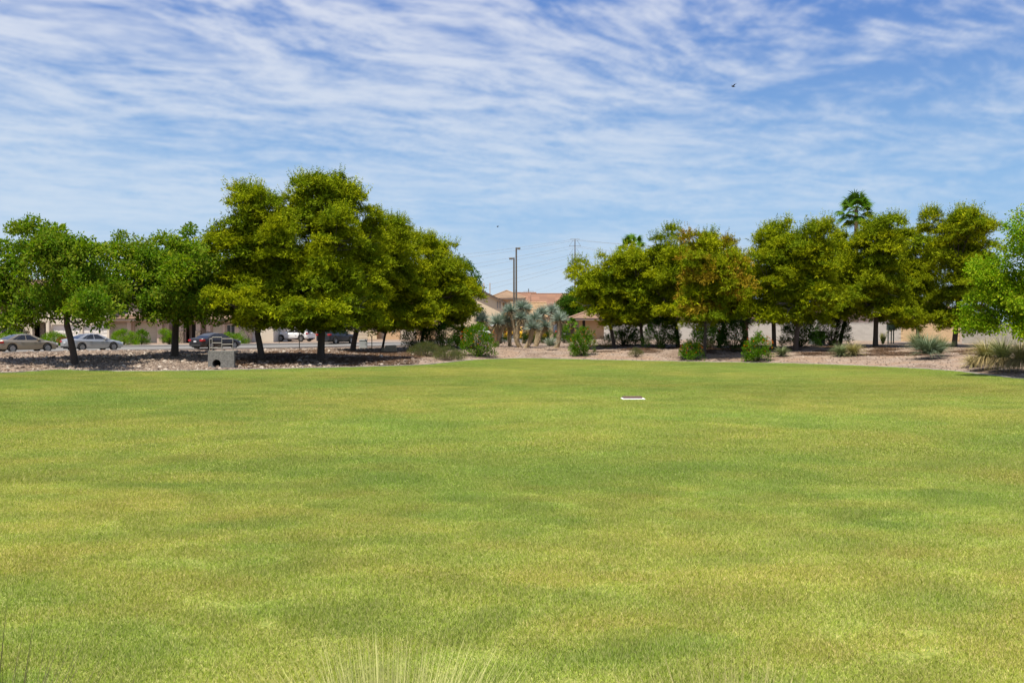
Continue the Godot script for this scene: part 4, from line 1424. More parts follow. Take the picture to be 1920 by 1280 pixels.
func culvert(base: Vector3) -> void:
	var o := thing("culvert_headwall", "grey concrete drain headwall with a round pipe mouth and steel guard rail", "culvert", base, 0.05)
	var con := mottled("headwall_concrete", lin(0.14, 0.137, 0.125), lin(0.23, 0.222, 0.205), 1.5, 0.02, 0.95, 1.5)
	var c := CSGCombiner3D.new()
	c.name = "headwall"
	o.add_child(c)
	var b := CSGBox3D.new()
	b.name = "block"
	b.size = Vector3(1.46, 1.35, 0.3); b.position = Vector3(0, 0.3, 0); b.material = con
	c.add_child(b)
	var p := CSGCylinder3D.new()
	p.name = "bore"
	p.operation = CSGShape3D.OPERATION_SUBTRACTION
	p.radius = 0.24; p.height = 2.0; p.sides = 28; p.rotation.x = PI / 2; p.position = Vector3(-0.25, 0.26, 0); p.material = con
	c.add_child(p)
	var t := M.new()
	t.lathe([Vector2(0.245, -0.14), Vector2(0.28, -0.14), Vector2(0.28, 2.2), Vector2(0.245, 2.2), Vector2(0.245, -0.14)], Transform3D(Basis(Vector3.RIGHT, -PI / 2), Vector3(-0.25, 0.26, 0)), 24)
	t.box(Vector3(-0.5, 0.0, -2.25), Vector3(0.0, 0.55, -2.2))
	part(o, "pipe", t, mat("pipe_concrete", lin(0.10, 0.098, 0.09), 0.95))
	var slab := M.new()
	slab.box(Vector3(-0.70, 0.86, -0.9), Vector3(0.70, 0.972, -0.152))
	part(o, "slab", slab, con)
	var st := mat("rail_steel", lin(0.30, 0.28, 0.25), 0.6, 0.4)
	var rail := Node3D.new()
	rail.name = "guard_rail"
	o.add_child(rail)
	for x in [[-0.66, 0.7], [-0.52, 0.78], [0.02, 0.78], [0.64, 0.72]]:
		var m := M.new()
		m.tube([Vector3(x[0], 0.97, 0.0), Vector3(x[0], 0.97 + x[1], 0.0)], [0.026, 0.026], 6)
		part(rail, "post", m, st)
	for r in [[-0.52, 0.02, 0.78], [-0.52, 0.02, 0.46], [-0.66, 0.02, 0.18], [0.02, 0.64, 0.70], [0.02, 0.64, 0.38], [-0.66, -0.52, 0.7]]:
		var m := M.new()
		m.tube([Vector3(r[0], 0.97 + r[2], 0.0), Vector3(r[1], 0.97 + r[2], 0.0)], [0.022, 0.022], 6)
		part(rail, "rail", m, st)

func cabinet(called: String, label: String, base: Vector3, w: float, h: float, dpt: float, paint: Material, legs := 0.0) -> Node3D:
	var o := thing(called, label, "utility box", base, 0.1)
	var b := M.new()
	b.box(Vector3(-w / 2, legs - (0.1 if legs == 0.0 else 0.0), -dpt / 2), Vector3(w / 2, h - 0.06, dpt / 2), Transform3D.IDENTITY, 0.02)
	part(o, "housing", b, paint)
	var l := M.new()
	l.box(Vector3(-w / 2 - 0.03, h - 0.07, -dpt / 2 - 0.03), Vector3(w / 2 + 0.03, h, dpt / 2 + 0.03), Transform3D.IDENTITY, 0.02)
	part(o, "lid", l, paint)
	var d := M.new()
	d.box(Vector3(-w / 2 + 0.05, legs + 0.08, dpt / 2), Vector3(w / 2 - 0.05, h - 0.12, dpt / 2 + 0.012))
	var door := part(o, "door", d, paint)
	var k := M.new()
	k.box(Vector3(w * 0.28, legs + (h - legs) * 0.5, dpt / 2 + 0.012), Vector3(w * 0.33, legs + (h - legs) * 0.62, dpt / 2 + 0.04))
	part(door, "handle", k, mat("alloy", lin(0.42, 0.43, 0.44), 0.35, 0.8))
	if legs > 0.0:
		for x in [-w * 0.38, w * 0.05, w * 0.36]:
			var m := M.new()
			m.tube([Vector3(x, -0.1, 0), Vector3(x, legs, 0)], [0.045, 0.045], 6)
			part(o, "leg", m, paint)
	else:
		var f := M.new()
		f.box(Vector3(-w / 2 - 0.1, -0.2, -dpt / 2 - 0.1), Vector3(w / 2 + 0.1, 0.05, dpt / 2 + 0.1))
		part(o, "pad", f, mottled("pavement_concrete", lin(0.30, 0.275, 0.25), lin(0.37, 0.345, 0.32), 3.0, 0.04, 0.9))
	return o

func tall_grass(label: String, base: Vector3, length: float, count: int, a: Color, b: Color, tip: Color, w := 0.006) -> void:
	rng.seed = hash(label)
	var o := thing("ornamental_grass", label, "grass clump", base)
	var m := M.new()
	for i in count:
		var ang := rng.randf() * TAU
		var out := Vector3(cos(ang), 0, sin(ang))
		var lean := pow(rng.randf(), 0.8) * 0.78
		var d := (out * lean + Vector3.UP).normalized()
		m.col = a.lerp(b, rng.randf()) * rng.randf_range(0.8, 1.15)
		m.blade(out * rng.randf_range(0, 0.16), d, Vector3(-sin(ang), 0, cos(ang)).lerp(rdir(), 0.4).normalized(), length * rng.randf_range(0.62, 1.06), w, 0.35 + lean * 0.9, 7, tip)
	part(o, "blades", m, leafy("strap_leaves", Color(0.4, 0.45, 0.25)))

func post(called: String, label: String, base: Vector3, h: float, sign: bool) -> void:
	var o := thing(called, label, "post", base, 0.6)
	var m := M.new()
	m.tube([Vector3(0, -0.3, 0), Vector3(0, h, 0)], [0.035, 0.035], 6)
	part(o, "post", m, mat("dark_post", lin(0.03, 0.028, 0.026), 0.7))
	if sign:
		var s := M.new()
		s.box(Vector3(-0.2, h - 0.5, 0.03), Vector3(0.2, h - 0.02, 0.045))
		part(o, "plate", s, mat("sign_back", lin(0.25, 0.26, 0.27), 0.5, 0.5))
	else:
		var s := M.new()
		s.lathe([Vector2(0.001, h + 0.1), Vector2(0.05, h + 0.05), Vector2(0.05, h - 0.02), Vector2(0.001, h - 0.03)], Transform3D.IDENTITY, 8)
		part(o, "cap", s, mat("dark_post", lin(0.03, 0.028, 0.026), 0.7))

# ---------------------------------------------------------------- the scene
func _ready() -> void:
	# camera
	var cam := Camera3D.new()
	cam.name = "camera"
	cam.fov = rad_to_deg(2.0 * atan(640.0 / F))
	cam.near = 0.1; cam.far = 4000.0
	cam.position = Vector3(0, EYE, 0)
	cam.rotation.x = PITCH
	add_child(cam)
	cam.current = true
	# sky and exposure
	var pano := PanoramaSkyMaterial.new()
	pano.panorama = ImageTexture.create_from_image(cloud_sky())
	var env := Environment.new()
	env.background_mode = Environment.BG_SKY
	env.sky = Sky.new()
	env.sky.sky_material = pano
	env.tonemap_mode = Environment.TONE_MAPPER_LINEAR
	env.tonemap_exposure = EXPOSURE
	env.sdfgi_enabled = true; env.ssao_enabled = true; env.ssil_enabled = true
	var we := WorldEnvironment.new()
	we.name = "environment"
	we.environment = env
	add_child(we)
	# sun: near noon, high over the viewer's left shoulder
	var sun := DirectionalLight3D.new()
	sun.name = "sun"
	sun.light_energy = 1.5
	sun.light_color = Color(1.0, 0.965, 0.90)
	sun.light_angular_distance = 0.53
	sun.shadow_enabled = true
	add_child(sun)
	sun.look_at_from_position(Vector3(-0.16, 0.94, 0.26) * 100, Vector3.ZERO)

	make_outline()
	make_templates()
	make_ground()
	make_houses()
	make_walls()
	make_cars()
	make_trees()
	make_shrubs()
	make_yuccas()
	make_small()
	make_grass()
	make_rocks()
	make_litter()

func make_houses() -> void:
	var cream := mottled("stucco_cream", lin(0.62, 0.51, 0.35), lin(0.68, 0.565, 0.40), 2.5, 0.05, 0.95)
	var tan_ := mottled("stucco_tan", lin(0.52, 0.35, 0.20), lin(0.58, 0.395, 0.23), 2.5, 0.05, 0.95)
	var pink := mottled("stucco_pink", lin(0.50, 0.39, 0.31), lin(0.56, 0.44, 0.355), 2.5, 0.05, 0.95)
	var beige := mottled("stucco_beige", lin(0.62, 0.55, 0.45), lin(0.68, 0.61, 0.50), 2.5, 0.05, 0.95)
	var white := mat("garage_white", lin(0.76, 0.73, 0.68), 0.6)
	var buff := mat("garage_buff", lin(0.55, 0.48, 0.37), 0.6)
	var tile := Color(0.22, 0.145, 0.10)
	var red := Color(0.24, 0.13, 0.085)
	var pale := Color(0.28, 0.195, 0.13)
	house("stucco_house", "stucco house with two white garage doors behind the gold and silver sedans", -110, 204, 112, {"h": 5.5, "wall": beige,
		"garages": [[97, 149, 2.1, white], [154, 200, 2.1, white]], "porch": [[62, 90, 2.4, 70, 80]], "windows": [[0, 25, 0.9, 2.2], [110, 135, 3.6, 4.8], [160, 180, 3.6, 4.8]],
		"pillars": [[57, 64, 2.6, 0.0, 0.5], [88, 95, 2.6, 0.0, 0.5]], "roofs": [["hip", -110, 204, 0.0, -9.0, 5.5, 0.36, 0.5, tile]]})
	house("stucco_house", "two storey pinkish stucco house with two buff garage doors and an upper window", 204, 316, 113, {"h": 5.4, "wall": pink,
		"garages": [[207, 239, 2.25, buff], [251, 293, 2.35, buff]], "windows": [[268, 280, 3.3, 4.3], [220, 240, 3.3, 4.5]],
		"pillars": [[240, 249, 2.7, 0.0, 0.6], [296, 307, 2.7, 0.0, 0.6]], "roofs": [["hip", 204, 316, 0.0, -9.0, 5.4, 0.36, 0.5, tile], ["hip", 200, 312, 0.9, 0.0, 2.75, 0.4, 0.25, tile]]})
	house("stucco_house", "single storey stucco house with stone faced porch columns and a dark door", 328, 446, 112, {"h": 2.7, "wall": pink,
		"garages": [[397, 416, 2.15, buff]], "porch": [[347, 386, 2.45, 350.5, 360.5]], "windows": [[424, 440, 1.0, 2.1]],
		"pillars": [[335, 346, 2.68, 1.45, 0.45], [368, 378, 2.68, 1.45, 0.45], [387, 396, 2.68, 1.3, 0.3], [417, 423, 2.68, 1.1, 0.3]],
		"roofs": [["hip", 328, 446, 0.4, -9.0, 2.72, 0.45, 0.4, pale]]})
	house("stucco_house", "beige stucco house with a pale wall behind the bare little tree", 452, 512, 118, {"h": 5.2, "wall": beige, "garages": [[470, 490, 2.3, white]], "windows": [[458, 466, 1.0, 2.1]], "roofs": [["hip", 452, 512, 0.0, -9.0, 5.2, 0.36, 0.5, tile]]})
	house("stucco_house", "stucco house with a white garage door behind the white sport utility car", 516, 604, 136, {"h": 5.2, "wall": pink, "garages": [[536, 584, 2.4, white]], "windows": [[525, 532, 1.0, 2.1]], "roofs": [["hip", 516, 604, 0.0, -9.0, 5.2, 0.36, 0.5, tile]]})
	house("stucco_house", "cream stucco house across the street behind the black hatchback", 614, 706, 142, {"h": 5.2, "wall": cream, "garages": [[650, 690, 2.3, buff]], "windows": [[622, 640, 1.0, 2.1]], "roofs": [["hip", 614, 706, 0.0, -9.0, 5.2, 0.36, 0.5, tile]]})
	house("stucco_house", "brown stucco house in the shade behind the pines, beside the cream gabled house", 722, 816, 138, {"h": 5.0, "wall": tan_, "garages": [[750, 780, 2.3, buff]], "windows": [[730, 742, 1.0, 2.1]], "roofs": [["hip", 722, 816, 0.0, -9.0, 5.0, 0.36, 0.5, tile]]})
	# houses beyond the yuccas
	var g := 0.8
	var z := 150.0
	var w := (944.0 - 822.0) / F * z
	var eave := P(900, 563, z).y - g
	var o := house("gabled_house", "large cream stucco house with a broad gable end beyond the yuccas", 824, 942, z, {"h": eave, "back": 14.0, "wall": cream, "ground": g, "windows": [[931.5, 934.5, 4.2, 5.3], [936, 939, 4.2, 5.3]]})
	var gm := M.new()
	var rise := P(900, 534, z).y - g - eave
	w = (942.0 - 824.0) / F * z
	for zz in [0.0, -0.3]: gm.tri_out(Vector3(0, eave + 0.002, zz), Vector3(w, eave + 0.002, zz), Vector3(w / 2, eave + rise, zz), Vector3(0, 0, 1 if zz == 0.0 else -1))
	part(o, "gable", gm, cream)
	gable_roof(o, Vector3(w / 2, eave, 0), Vector3(w / 2, eave, -14), w / 2, rise, 0.45, pale)
	for px in [905.0, 917.0]:
		var vp := M.new()
		var vx: float = (px - 824.0) / F * z
		vp.tube([Vector3(vx, eave + rise * 0.4, -6), Vector3(vx, eave + rise + 0.55, -6)], [0.08, 0.08], 6)
		part(o, "vent_pipe", vp, mat("vent_tan", lin(0.45, 0.36, 0.25), 0.8))
	o = house("hip_roofed_house", "tan stucco house wing with a pyramid tile roof behind the lamp posts", 920, 980, 158, {"h": P(950, 559, 158).y - g, "back": 6.5, "wall": tan_, "ground": g, "windows": [[946, 952, 3.6, 5.0], [966, 972, 3.6, 5.0]], "roofs": [["hip", 920, 980, 0.0, -6.5, P(950, 559, 158).y - g, 0.42, 0.5, pale]]})
	for hs in [["brown roofed house with a low long ridge behind the lamp posts", 962.0, 1003.0, 185.0, 549.0, 572.0], ["brown roofed house with a bare roof slope under the pylon", 1001.0, 1100.0, 176.0, 551.0, 580.0]]:
		var depth: float = hs[3]
		var ey := P(1000, hs[5], depth).y - g
		var ry := P(1000, hs[4], depth + 5.0).y - g - ey
		var wx: float = (hs[2] - hs[1]) / F * depth
		var b := house("brown_roofed_house", hs[0], hs[1], hs[2], depth, {"h": ey, "back": 10.0, "wall": tan_, "ground": g, "windows": [[hs[1] + 12, hs[1] + 22, 1.0, 2.4]]})
		gable_roof(b, Vector3(0, ey, -5), Vector3(wx, ey, -5), 5.0, ry, 0.4, red)
		var ge := M.new()
		for xx in [0.0, wx]: ge.tri_out(Vector3(xx, ey + 0.002, 0), Vector3(xx, ey + 0.002, -10), Vector3(xx, ey + ry, -5), Vector3(-1 if xx == 0.0 else 1, 0, 0))
		part(b, "gable", ge, tan_)
	# low garage with a crested ridge, and the little gable beside it
	var dz := 126.0
	var e1 := P(1000, 592, dz).y - g
	var r1 := P(1000, 568, dz + 3.5).y - g - e1
	var ga := house("garage_wing", "low tan garage wing with a crested tile ridge behind the yuccas", 962, 1022, dz, {"h": e1, "back": 7.0, "wall": tan_, "ground": g, "garages": [[968, 1004, 2.3, buff]]})
	var wg := 60.0 / F * dz
	gable_roof(ga, Vector3(0, e1, -3.5), Vector3(wg, e1, -3.5), 3.5, r1, 0.35, Color(0.32, 0.215, 0.12))
	var gg := M.new()
	for xx in [0.0, wg]: gg.tri_out(Vector3(xx, e1 + 0.002, 0), Vector3(xx, e1 + 0.002, -7), Vector3(xx, e1 + r1, -3.5), Vector3(-1 if xx == 0.0 else 1, 0, 0))
	part(ga, "gable", gg, tan_)
	var e2 := P(1054, 596, 121).y - g
	var sg := house("porch_gable", "narrow stucco porch with a small gable beside the low brown house", 1044, 1062, 121, {"h": e2, "back": 5.0, "wall": tan_, "ground": g, "porch": [[1047, 1058, 2.4]]})
	var ws := 18.0 / F * 121.0
	gable_roof(sg, Vector3(ws / 2, e2, 0), Vector3(ws / 2, e2, -5), ws / 2, P(1054, 583, 121).y - g - e2, 0.3, pale)
	var sm_ := M.new()
	sm_.tri_out(Vector3(0, e2 + 0.002, -0.01), Vector3(ws, e2 + 0.002, -0.01), Vector3(ws / 2, P(1054, 583, 121).y - g, -0.01), Vector3(0, 0, 1))
	part(sg, "gable", sm_, tan_)
	# the long low house behind the block wall
	var cz := 110.0
	var ch := P(1100, 597, cz).y - 1.0
	house("low_house", "long low brown house with a wide tiled hip roof behind the block wall", 1074, 1404, cz, {"h": ch, "back": 10.0, "wall": tan_, "ground": 1.0, "doors": [[1092, 1097.5, 2.05]], "windows": [[1081, 1085, 0.8, 2.0], [1220, 1232, 0.9, 2.0], [1330, 1345, 0.9, 2.0]],
		"roofs": [["hip", 1074, 1404, 0.9, -10.0, ch, 0.36, 0.55, Color(0.28, 0.18, 0.125)]]})
	house("two_roofed_house", "house with an upper tiled roof just above the low brown house", 1072, 1130, 124, {"h": P(1100, 583, 124).y - 1.0, "back": 9.0, "wall": pink, "ground": 1.0, "windows": [[1085, 1095, 1.0, 2.2]], "roofs": [["hip", 1072, 1130, 0.0, -9.0, P(1100, 583, 124).y - 1.0, 0.36, 0.4, Color(0.27, 0.175, 0.125)]]})
	house("pink_house", "pinkish tile roofed house glimpsed through the pines beyond the grey wall", 1420, 1560, 118, {"h": 3.0, "back": 9.0, "wall": pink, "ground": 1.0, "windows": [[1440, 1460, 1.0, 2.2]], "roofs": [["hip", 1420, 1560, 0.0, -9.0, 3.0, 0.42, 0.5, red]]})
	house("pink_house", "tile roofed stucco house beyond the grey and tan block walls", 1600, 1800, 122, {"h": 3.0, "back": 9.0, "wall": pink, "ground": 1.0, "windows": [[1640, 1660, 1.0, 2.2]], "roofs": [["hip", 1600, 1800, 0.0, -9.0, 3.0, 0.42, 0.5, tile]]})

func make_walls() -> void:
	var grey := []
	var sand := []
	for k in 3:
		grey.append(mottled("grey_block_%d" % k, lin(0.44, 0.42, 0.39) * Color(1 - k * 0.03, 1 - k * 0.03, 1 - k * 0.03), lin(0.52, 0.495, 0.46), 1.2, 0.05, 0.95, 0.5, 20 + k))
		sand.append(mottled("sand_block_%d" % k, lin(0.56, 0.40, 0.235) * Color(1 - k * 0.03, 1 - k * 0.03, 1 - k * 0.03), lin(0.63, 0.46, 0.28), 1.2, 0.05, 0.95, 0.5, 24 + k))
	var at := func(px: float, d: float) -> Vector2: return Vector2((px - 960) / F * d, d)
	block_wall("block_wall", "long grey concrete block wall behind the row of pines", at.call(1133, 101), at.call(1690, 91), 9, grey, 0.62)
	block_wall("block_wall", "sand coloured block wall joining the end of the grey wall", at.call(1690.5, 90.8), at.call(1800, 88), 9, sand, 0.0)
	block_wall("block_wall", "grey block wall standing in the shade behind the spiky grasses", at.call(1806, 80), at.call(1990, 72), 8, grey, 0.0)
	# gate pier
	var b := stand(1532, 90.0)
	var o := thing("wall_pier", "tall pale grey pier standing proud of the grey block wall", "pier", b)
	var m := M.new()
	m.box(Vector3(-0.42, -0.2, -0.3), Vector3(0.42, 2.15, 0.3), Transform3D.IDENTITY, 0.01)
	part(o, "shaft", m, grey[0])
	var c := M.new()
	c.box(Vector3(-0.48, 2.152, -0.36), Vector3(0.48, 2.24, 0.36), Transform3D.IDENTITY, 0.02)
	part(o, "cap", c, grey[1])

func make_cars() -> void:
	var gold := mat("gold_paint", lin(0.30, 0.255, 0.185), 0.32, 0.55)
	var silver := mat("silver_paint", lin(0.40, 0.415, 0.42), 0.3, 0.6)
	var ink := mat("ink_paint", lin(0.012, 0.010, 0.012), 0.4)
	var white := mat("white_paint", lin(0.72, 0.73, 0.74), 0.3)
	var navy := mat("navy_paint", lin(0.009, 0.011, 0.016), 0.4)
	var yellow := mat("yellow_paint", lin(0.75, 0.42, 0.01), 0.35)
	for p in [gold, silver, ink, white, navy, yellow]:
		p.clearcoat_enabled = true; p.clearcoat = 0.35 if p in [ink, navy] else 0.7; p.clearcoat_roughness = 0.08
	var lift := Vector3(0, 0.035, 0)
	car("sedan", "gold sedan parked at the street kerb, tail towards the lawn edge", stand(46, 79.5) + lift, 0.9, gold, sedan())
	car("sedan", "silver sedan parked behind a tree trunk in front of white garage doors", stand(173, 83.5) + lift, 0.9, silver, sedan())
	car("sedan", "near black sedan parked beyond the drain guard rail", stand(404, 89) + lift, 1.06, ink, sedan())
	car("suv", "white sport utility car parked across a driveway", stand(553, 121) + lift, 2.78, white, suv())
	car("hatchback", "black hatchback parked between the pine trunks, red tail lamps towards the park", stand(630, 106) + lift, 1.12, navy, suv(false))
	car("hatchback", "yellow car half hidden behind the yucca trunks", stand(984, 106.5) + lift, 0.1, yellow, suv(false))
	car("suv", "white car seen between the yucca trunks and the red flowering bush", stand(938, 109) + lift, 0.2, white, suv())
	car("suv", "dark blue truck like car behind the tallest yucca trunks", stand(1043, 106) + lift, 1.9, navy, suv())

func make_trees() -> void:
	var pines := "pines round the lawn"
	tree("broadleaf_tree", "round leafy green tree with a forked dark trunk before the gold and silver sedans", "leafy shade trees", on_ground(140, 684), [[62, 478, 58, 55], [112, 470, 58, 48], [172, 492, 60, 48], [238, 522, 44, 62], [20, 505, 55, 60], [90, 555, 75, 50], [170, 560, 75, 52], [40, 570, 50, 45], [225, 575, 48, 34], [130, 520, 70, 50], [-25, 540, 40, 50]], "ash", 0.26, {"lean": Vector3(-0.45, 0, 0), "fork": 2.3, "depth": 1.0})
	tree("broadleaf_tree", "leafy green tree between the silver sedan and the near black sedan", "leafy shade trees", on_ground(327, 669), [[252, 480, 36, 42], [300, 472, 48, 48], [347, 468, 42, 48], [398, 520, 46, 50], [290, 535, 58, 58], [350, 540, 66, 60], [424, 552, 36, 48], [305, 580, 46, 32], [380, 580, 45, 30], [250, 545, 30, 50], [408, 572, 40, 28, 3.2]], "ash", 0.30, {"lean": Vector3(0.1, 0, 0), "fork": 2.5, "depth": 1.0})
	tree("pine_tree", "tall dense pine with a flat topped crown beside the concrete drain", pines, on_ground(490, 674), [[462, 402, 42, 48], [500, 402, 34, 38], [436, 452, 24, 45], [482, 462, 52, 55], [512, 520, 44, 52], [455, 505, 34, 36], [470, 570, 48, 34], [522, 580, 36, 36], [440, 545, 30, 28], [490, 612, 40, 16], [540, 606, 26, 18], [525, 560, 34, 34], [530, 470, 36, 55], [535, 425, 22, 30], [462, 572, 42, 30, 3.6], [505, 596, 36, 20, 3.2]], "pine", 0.27, {"bare": 2, "skirt": true, "lean": Vector3(-0.25, 0, 0)})
	tree("pine_tree", "tallest pine of all, with a spiky rounded top", pines, on_ground(601, 674), [[600, 368, 46, 42], [655, 392, 34, 40], [556, 384, 24, 36], [600, 438, 70, 55], [655, 455, 42, 46], [562, 490, 42, 46], [612, 515, 62, 50], [640, 565, 55, 40], [572, 588, 48, 30], [690, 512, 36, 55], [610, 612, 45, 18], [545, 555, 28, 30], [575, 612, 28, 16], [640, 610, 34, 18], [560, 550, 40, 45], [690, 440, 24, 36], [596, 592, 44, 24, 3.8], [650, 588, 38, 26, 3.4]], "pine", 0.33, {"bare": 3, "skirt": true, "lean": Vector3(0.05, 0, 0)})
	tree("pine_tree", "dark trunked pine beside the pale grey utility box", pines, on_ground(661, 658), [[660, 590, 34, 34], [702, 565, 42, 52], [690, 470, 32, 44], [680, 530, 40, 45], [735, 452, 30, 34], [705, 510, 40, 50], [650, 560, 34, 44]], "pine", 0.28, {"bare": 1, "skirt": true})
	tree("pine_tree", "bushy yellowish pine with a single peak before the brown house", pines, on_ground(717, 655), [[738, 448, 28, 32], [705, 456, 26, 30], [722, 500, 48, 40], [762, 490, 36, 42], [742, 560, 56, 46], [705, 612, 40, 24], [690, 580, 30, 30], [765, 545, 44, 44], [780, 595, 40, 26], [712, 596, 40, 28, 3.2], [750, 610, 36, 20, 2.4]], "pine", 0.13, {"bare": 1, "fork": 1.2, "skirt": true})
	tree("pine_tree", "wide low pine sloping down beside the cream gabled house", pines, on_ground(790, 652), [[814, 474, 30, 28], [780, 468, 28, 30], [846, 506, 34, 30], [800, 528, 58, 46], [850, 556, 42, 40], [768, 592, 55, 32], [838, 600, 52, 22], [880, 560, 18, 30]], "pine", 0.2, {"bare": 2})
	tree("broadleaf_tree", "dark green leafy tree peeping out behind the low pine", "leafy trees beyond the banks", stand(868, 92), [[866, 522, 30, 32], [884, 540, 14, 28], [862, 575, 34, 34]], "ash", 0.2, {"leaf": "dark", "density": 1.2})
	tree("broadleaf_tree", "reddish olive tree beyond the gold sedan", "leafy trees beyond the banks", stand(12, 101), [[10, 560, 30, 36], [32, 590, 26, 26], [-12, 580, 30, 36]], "ash", 0.14, {"leaf": "olive", "density": 0.8})
	tree("small_tree", "sparse little tree with bare pale stems by the clipped hedge", "leafy trees beyond the banks", stand(466, 101), [[455, 606, 14, 12], [478, 600, 14, 14], [468, 616, 12, 8]], "ash", 0.05, {"leaf": "thin", "density": 0.7, "fork": 0.9})
	# the row on the far bank
	tree("pine_tree", "leaning pine with a swept crown before the low brown house", pines, on_ground(1152, 652), [[1094, 512, 18, 26], [1120, 532, 28, 26], [1112, 560, 36, 24], [1142, 576, 34, 22], [1146, 592, 32, 16], [1180, 594, 32, 16]], "pine", 0.19, {"bare": 2, "lean": Vector3(-0.55, 0, 0), "fork": 2.6})
	tree("pine_tree", "narrow pine with a palm head behind its tip", pines, on_ground(1205, 650), [[1182, 490, 24, 24], [1186, 520, 34, 36], [1168, 545, 24, 30], [1202, 558, 34, 34], [1212, 602, 28, 18], [1222, 540, 24, 36]], "pine", 0.18, {"bare": 1})
	tree("pine_tree", "tall dark pine between the narrow pine and the rust tinged pine", pines, on_ground(1272, 651), [[1250, 466, 30, 36], [1234, 502, 28, 38], [1270, 520, 38, 42], [1240, 560, 38, 38], [1276, 596, 34, 24], [1288, 500, 24, 34], [1285, 550, 26, 34]], "pine", 0.22, {"bare": 2})
	tree("pine_tree", "pine with rust coloured cones through its rounded crown", pines, on_ground(1321, 668), [[1308, 482, 32, 36], [1346, 476, 32, 36], [1322, 520, 46, 38], [1362, 512, 32, 36], [1330, 560, 46, 36], [1308, 590, 36, 30]], "pine", 0.15, {"bare": 2, "rust": true})
	tree("pine_tree", "pine with a forked trunk behind the rust tinged pine", pines, on_ground(1349, 652), [[1386, 522, 26, 36], [1362, 574, 38, 36], [1372, 540, 34, 36], [1356, 604, 28, 18], [1398, 560, 26, 36]], "pine", 0.2, {"bare": 1, "rust": true})
	tree("pine_tree", "pine with a spiky twin top and a low bright bough by the pale yucca", pines, on_ground(1452, 656), [[1442, 470, 30, 38], [1472, 452, 26, 32], [1430, 522, 36, 42], [1480, 510, 36, 46], [1450, 560, 46, 38], [1412, 594, 32, 18]], "pine", 0.22, {"bare": 1})
	tree("pine_tree", "pine with a pale twisting trunk beside the blue canopy", pines, on_ground(1492, 658), [[1530, 454, 26, 32], [1520, 500, 36, 38], [1500, 560, 40, 36], [1540, 548, 36, 40], [1482, 590, 28, 24], [1504, 470, 26, 34]], "pine", 0.24, {"bare": 2})
	tree("pine_tree", "pine with a leaning dark trunk behind the purple flecked bush", pines, on_ground(1575, 648), [[1568, 470, 30, 34], [1580, 508, 38, 42], [1592, 555, 36, 36], [1570, 590, 28, 26], [1552, 500, 28, 40], [1604, 492, 24, 32]], "pine", 0.2, {"bare": 1, "lean": Vector3(0.5, 0, 0), "fork": 2.2})
	tree("pine_tree", "tall pine with a straight bare trunk before the grey block wall", pines, on_ground(1642, 650), [[1658, 438, 28, 30], [1628, 464, 30, 34], [1662, 480, 32, 46], [1640, 528, 46, 42], [1618, 570, 38, 32], [1672, 566, 42, 38], [1655, 590, 40, 18]], "pine", 0.24, {"bare": 3, "fork": 2.6})
	tree("pine_tree", "ragged pine with broken pale branches before the sand coloured wall", pines, on_ground(1722, 645), [[1702, 452, 20, 28], [1696, 500, 32, 42], [1702, 548, 36, 42], [1714, 588, 32, 22], [1734, 520, 30, 40], [1728, 470, 22, 34]], "pine", 0.18, {"bare": 3, "density": 0.8})
	tree("pine_tree", "broad heavy pine with golden top beside the bright leafy tree", pines, on_ground(1790, 650), [[1762, 430, 38, 28], [1810, 428, 46, 30], [1850, 452, 22, 32], [1790, 478, 56, 42], [1840, 500, 32, 42], [1800, 542, 56, 38], [1822, 598, 42, 22], [1762, 588, 38, 32], [1790, 610, 28, 14]], "pine", 0.26, {"bare": 2})
	tree("broadleaf_tree", "bright yellow green leafy tree overhanging the lawn beside the spiky grasses", "leafy shade trees", stand(2000, 46), [[1928, 440, 34, 46], [1962, 480, 60, 70], [1898, 525, 38, 50], [1890, 590, 38, 38], [1925, 565, 44, 44], [1965, 570, 70, 60], [1935, 612, 46, 24], [2010, 500, 80, 90], [2060, 560, 60, 60], [1975, 610, 60, 30]], "ash", 0.24, {"leaf": "bright", "density": 1.35, "size": 0.85, "fork": 1.9})
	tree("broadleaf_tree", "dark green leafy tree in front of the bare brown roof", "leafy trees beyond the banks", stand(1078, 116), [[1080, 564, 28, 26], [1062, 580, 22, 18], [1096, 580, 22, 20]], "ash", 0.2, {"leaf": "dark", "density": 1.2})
	fan_palm("tall fan palm rising behind the tall straight pine", stand(1605, 104), P(1606, 394, 104), 2.5, 22)
	fan_palm("fan palm whose head shows above the narrow pine", stand(1184, 128), P(1184, 464, 128), 2.4, 18)
	fan_palm("knee high fan palm beside the dark doorway of the low house", stand(1073, 96), P(1073, 607, 96), 0.8, 16)

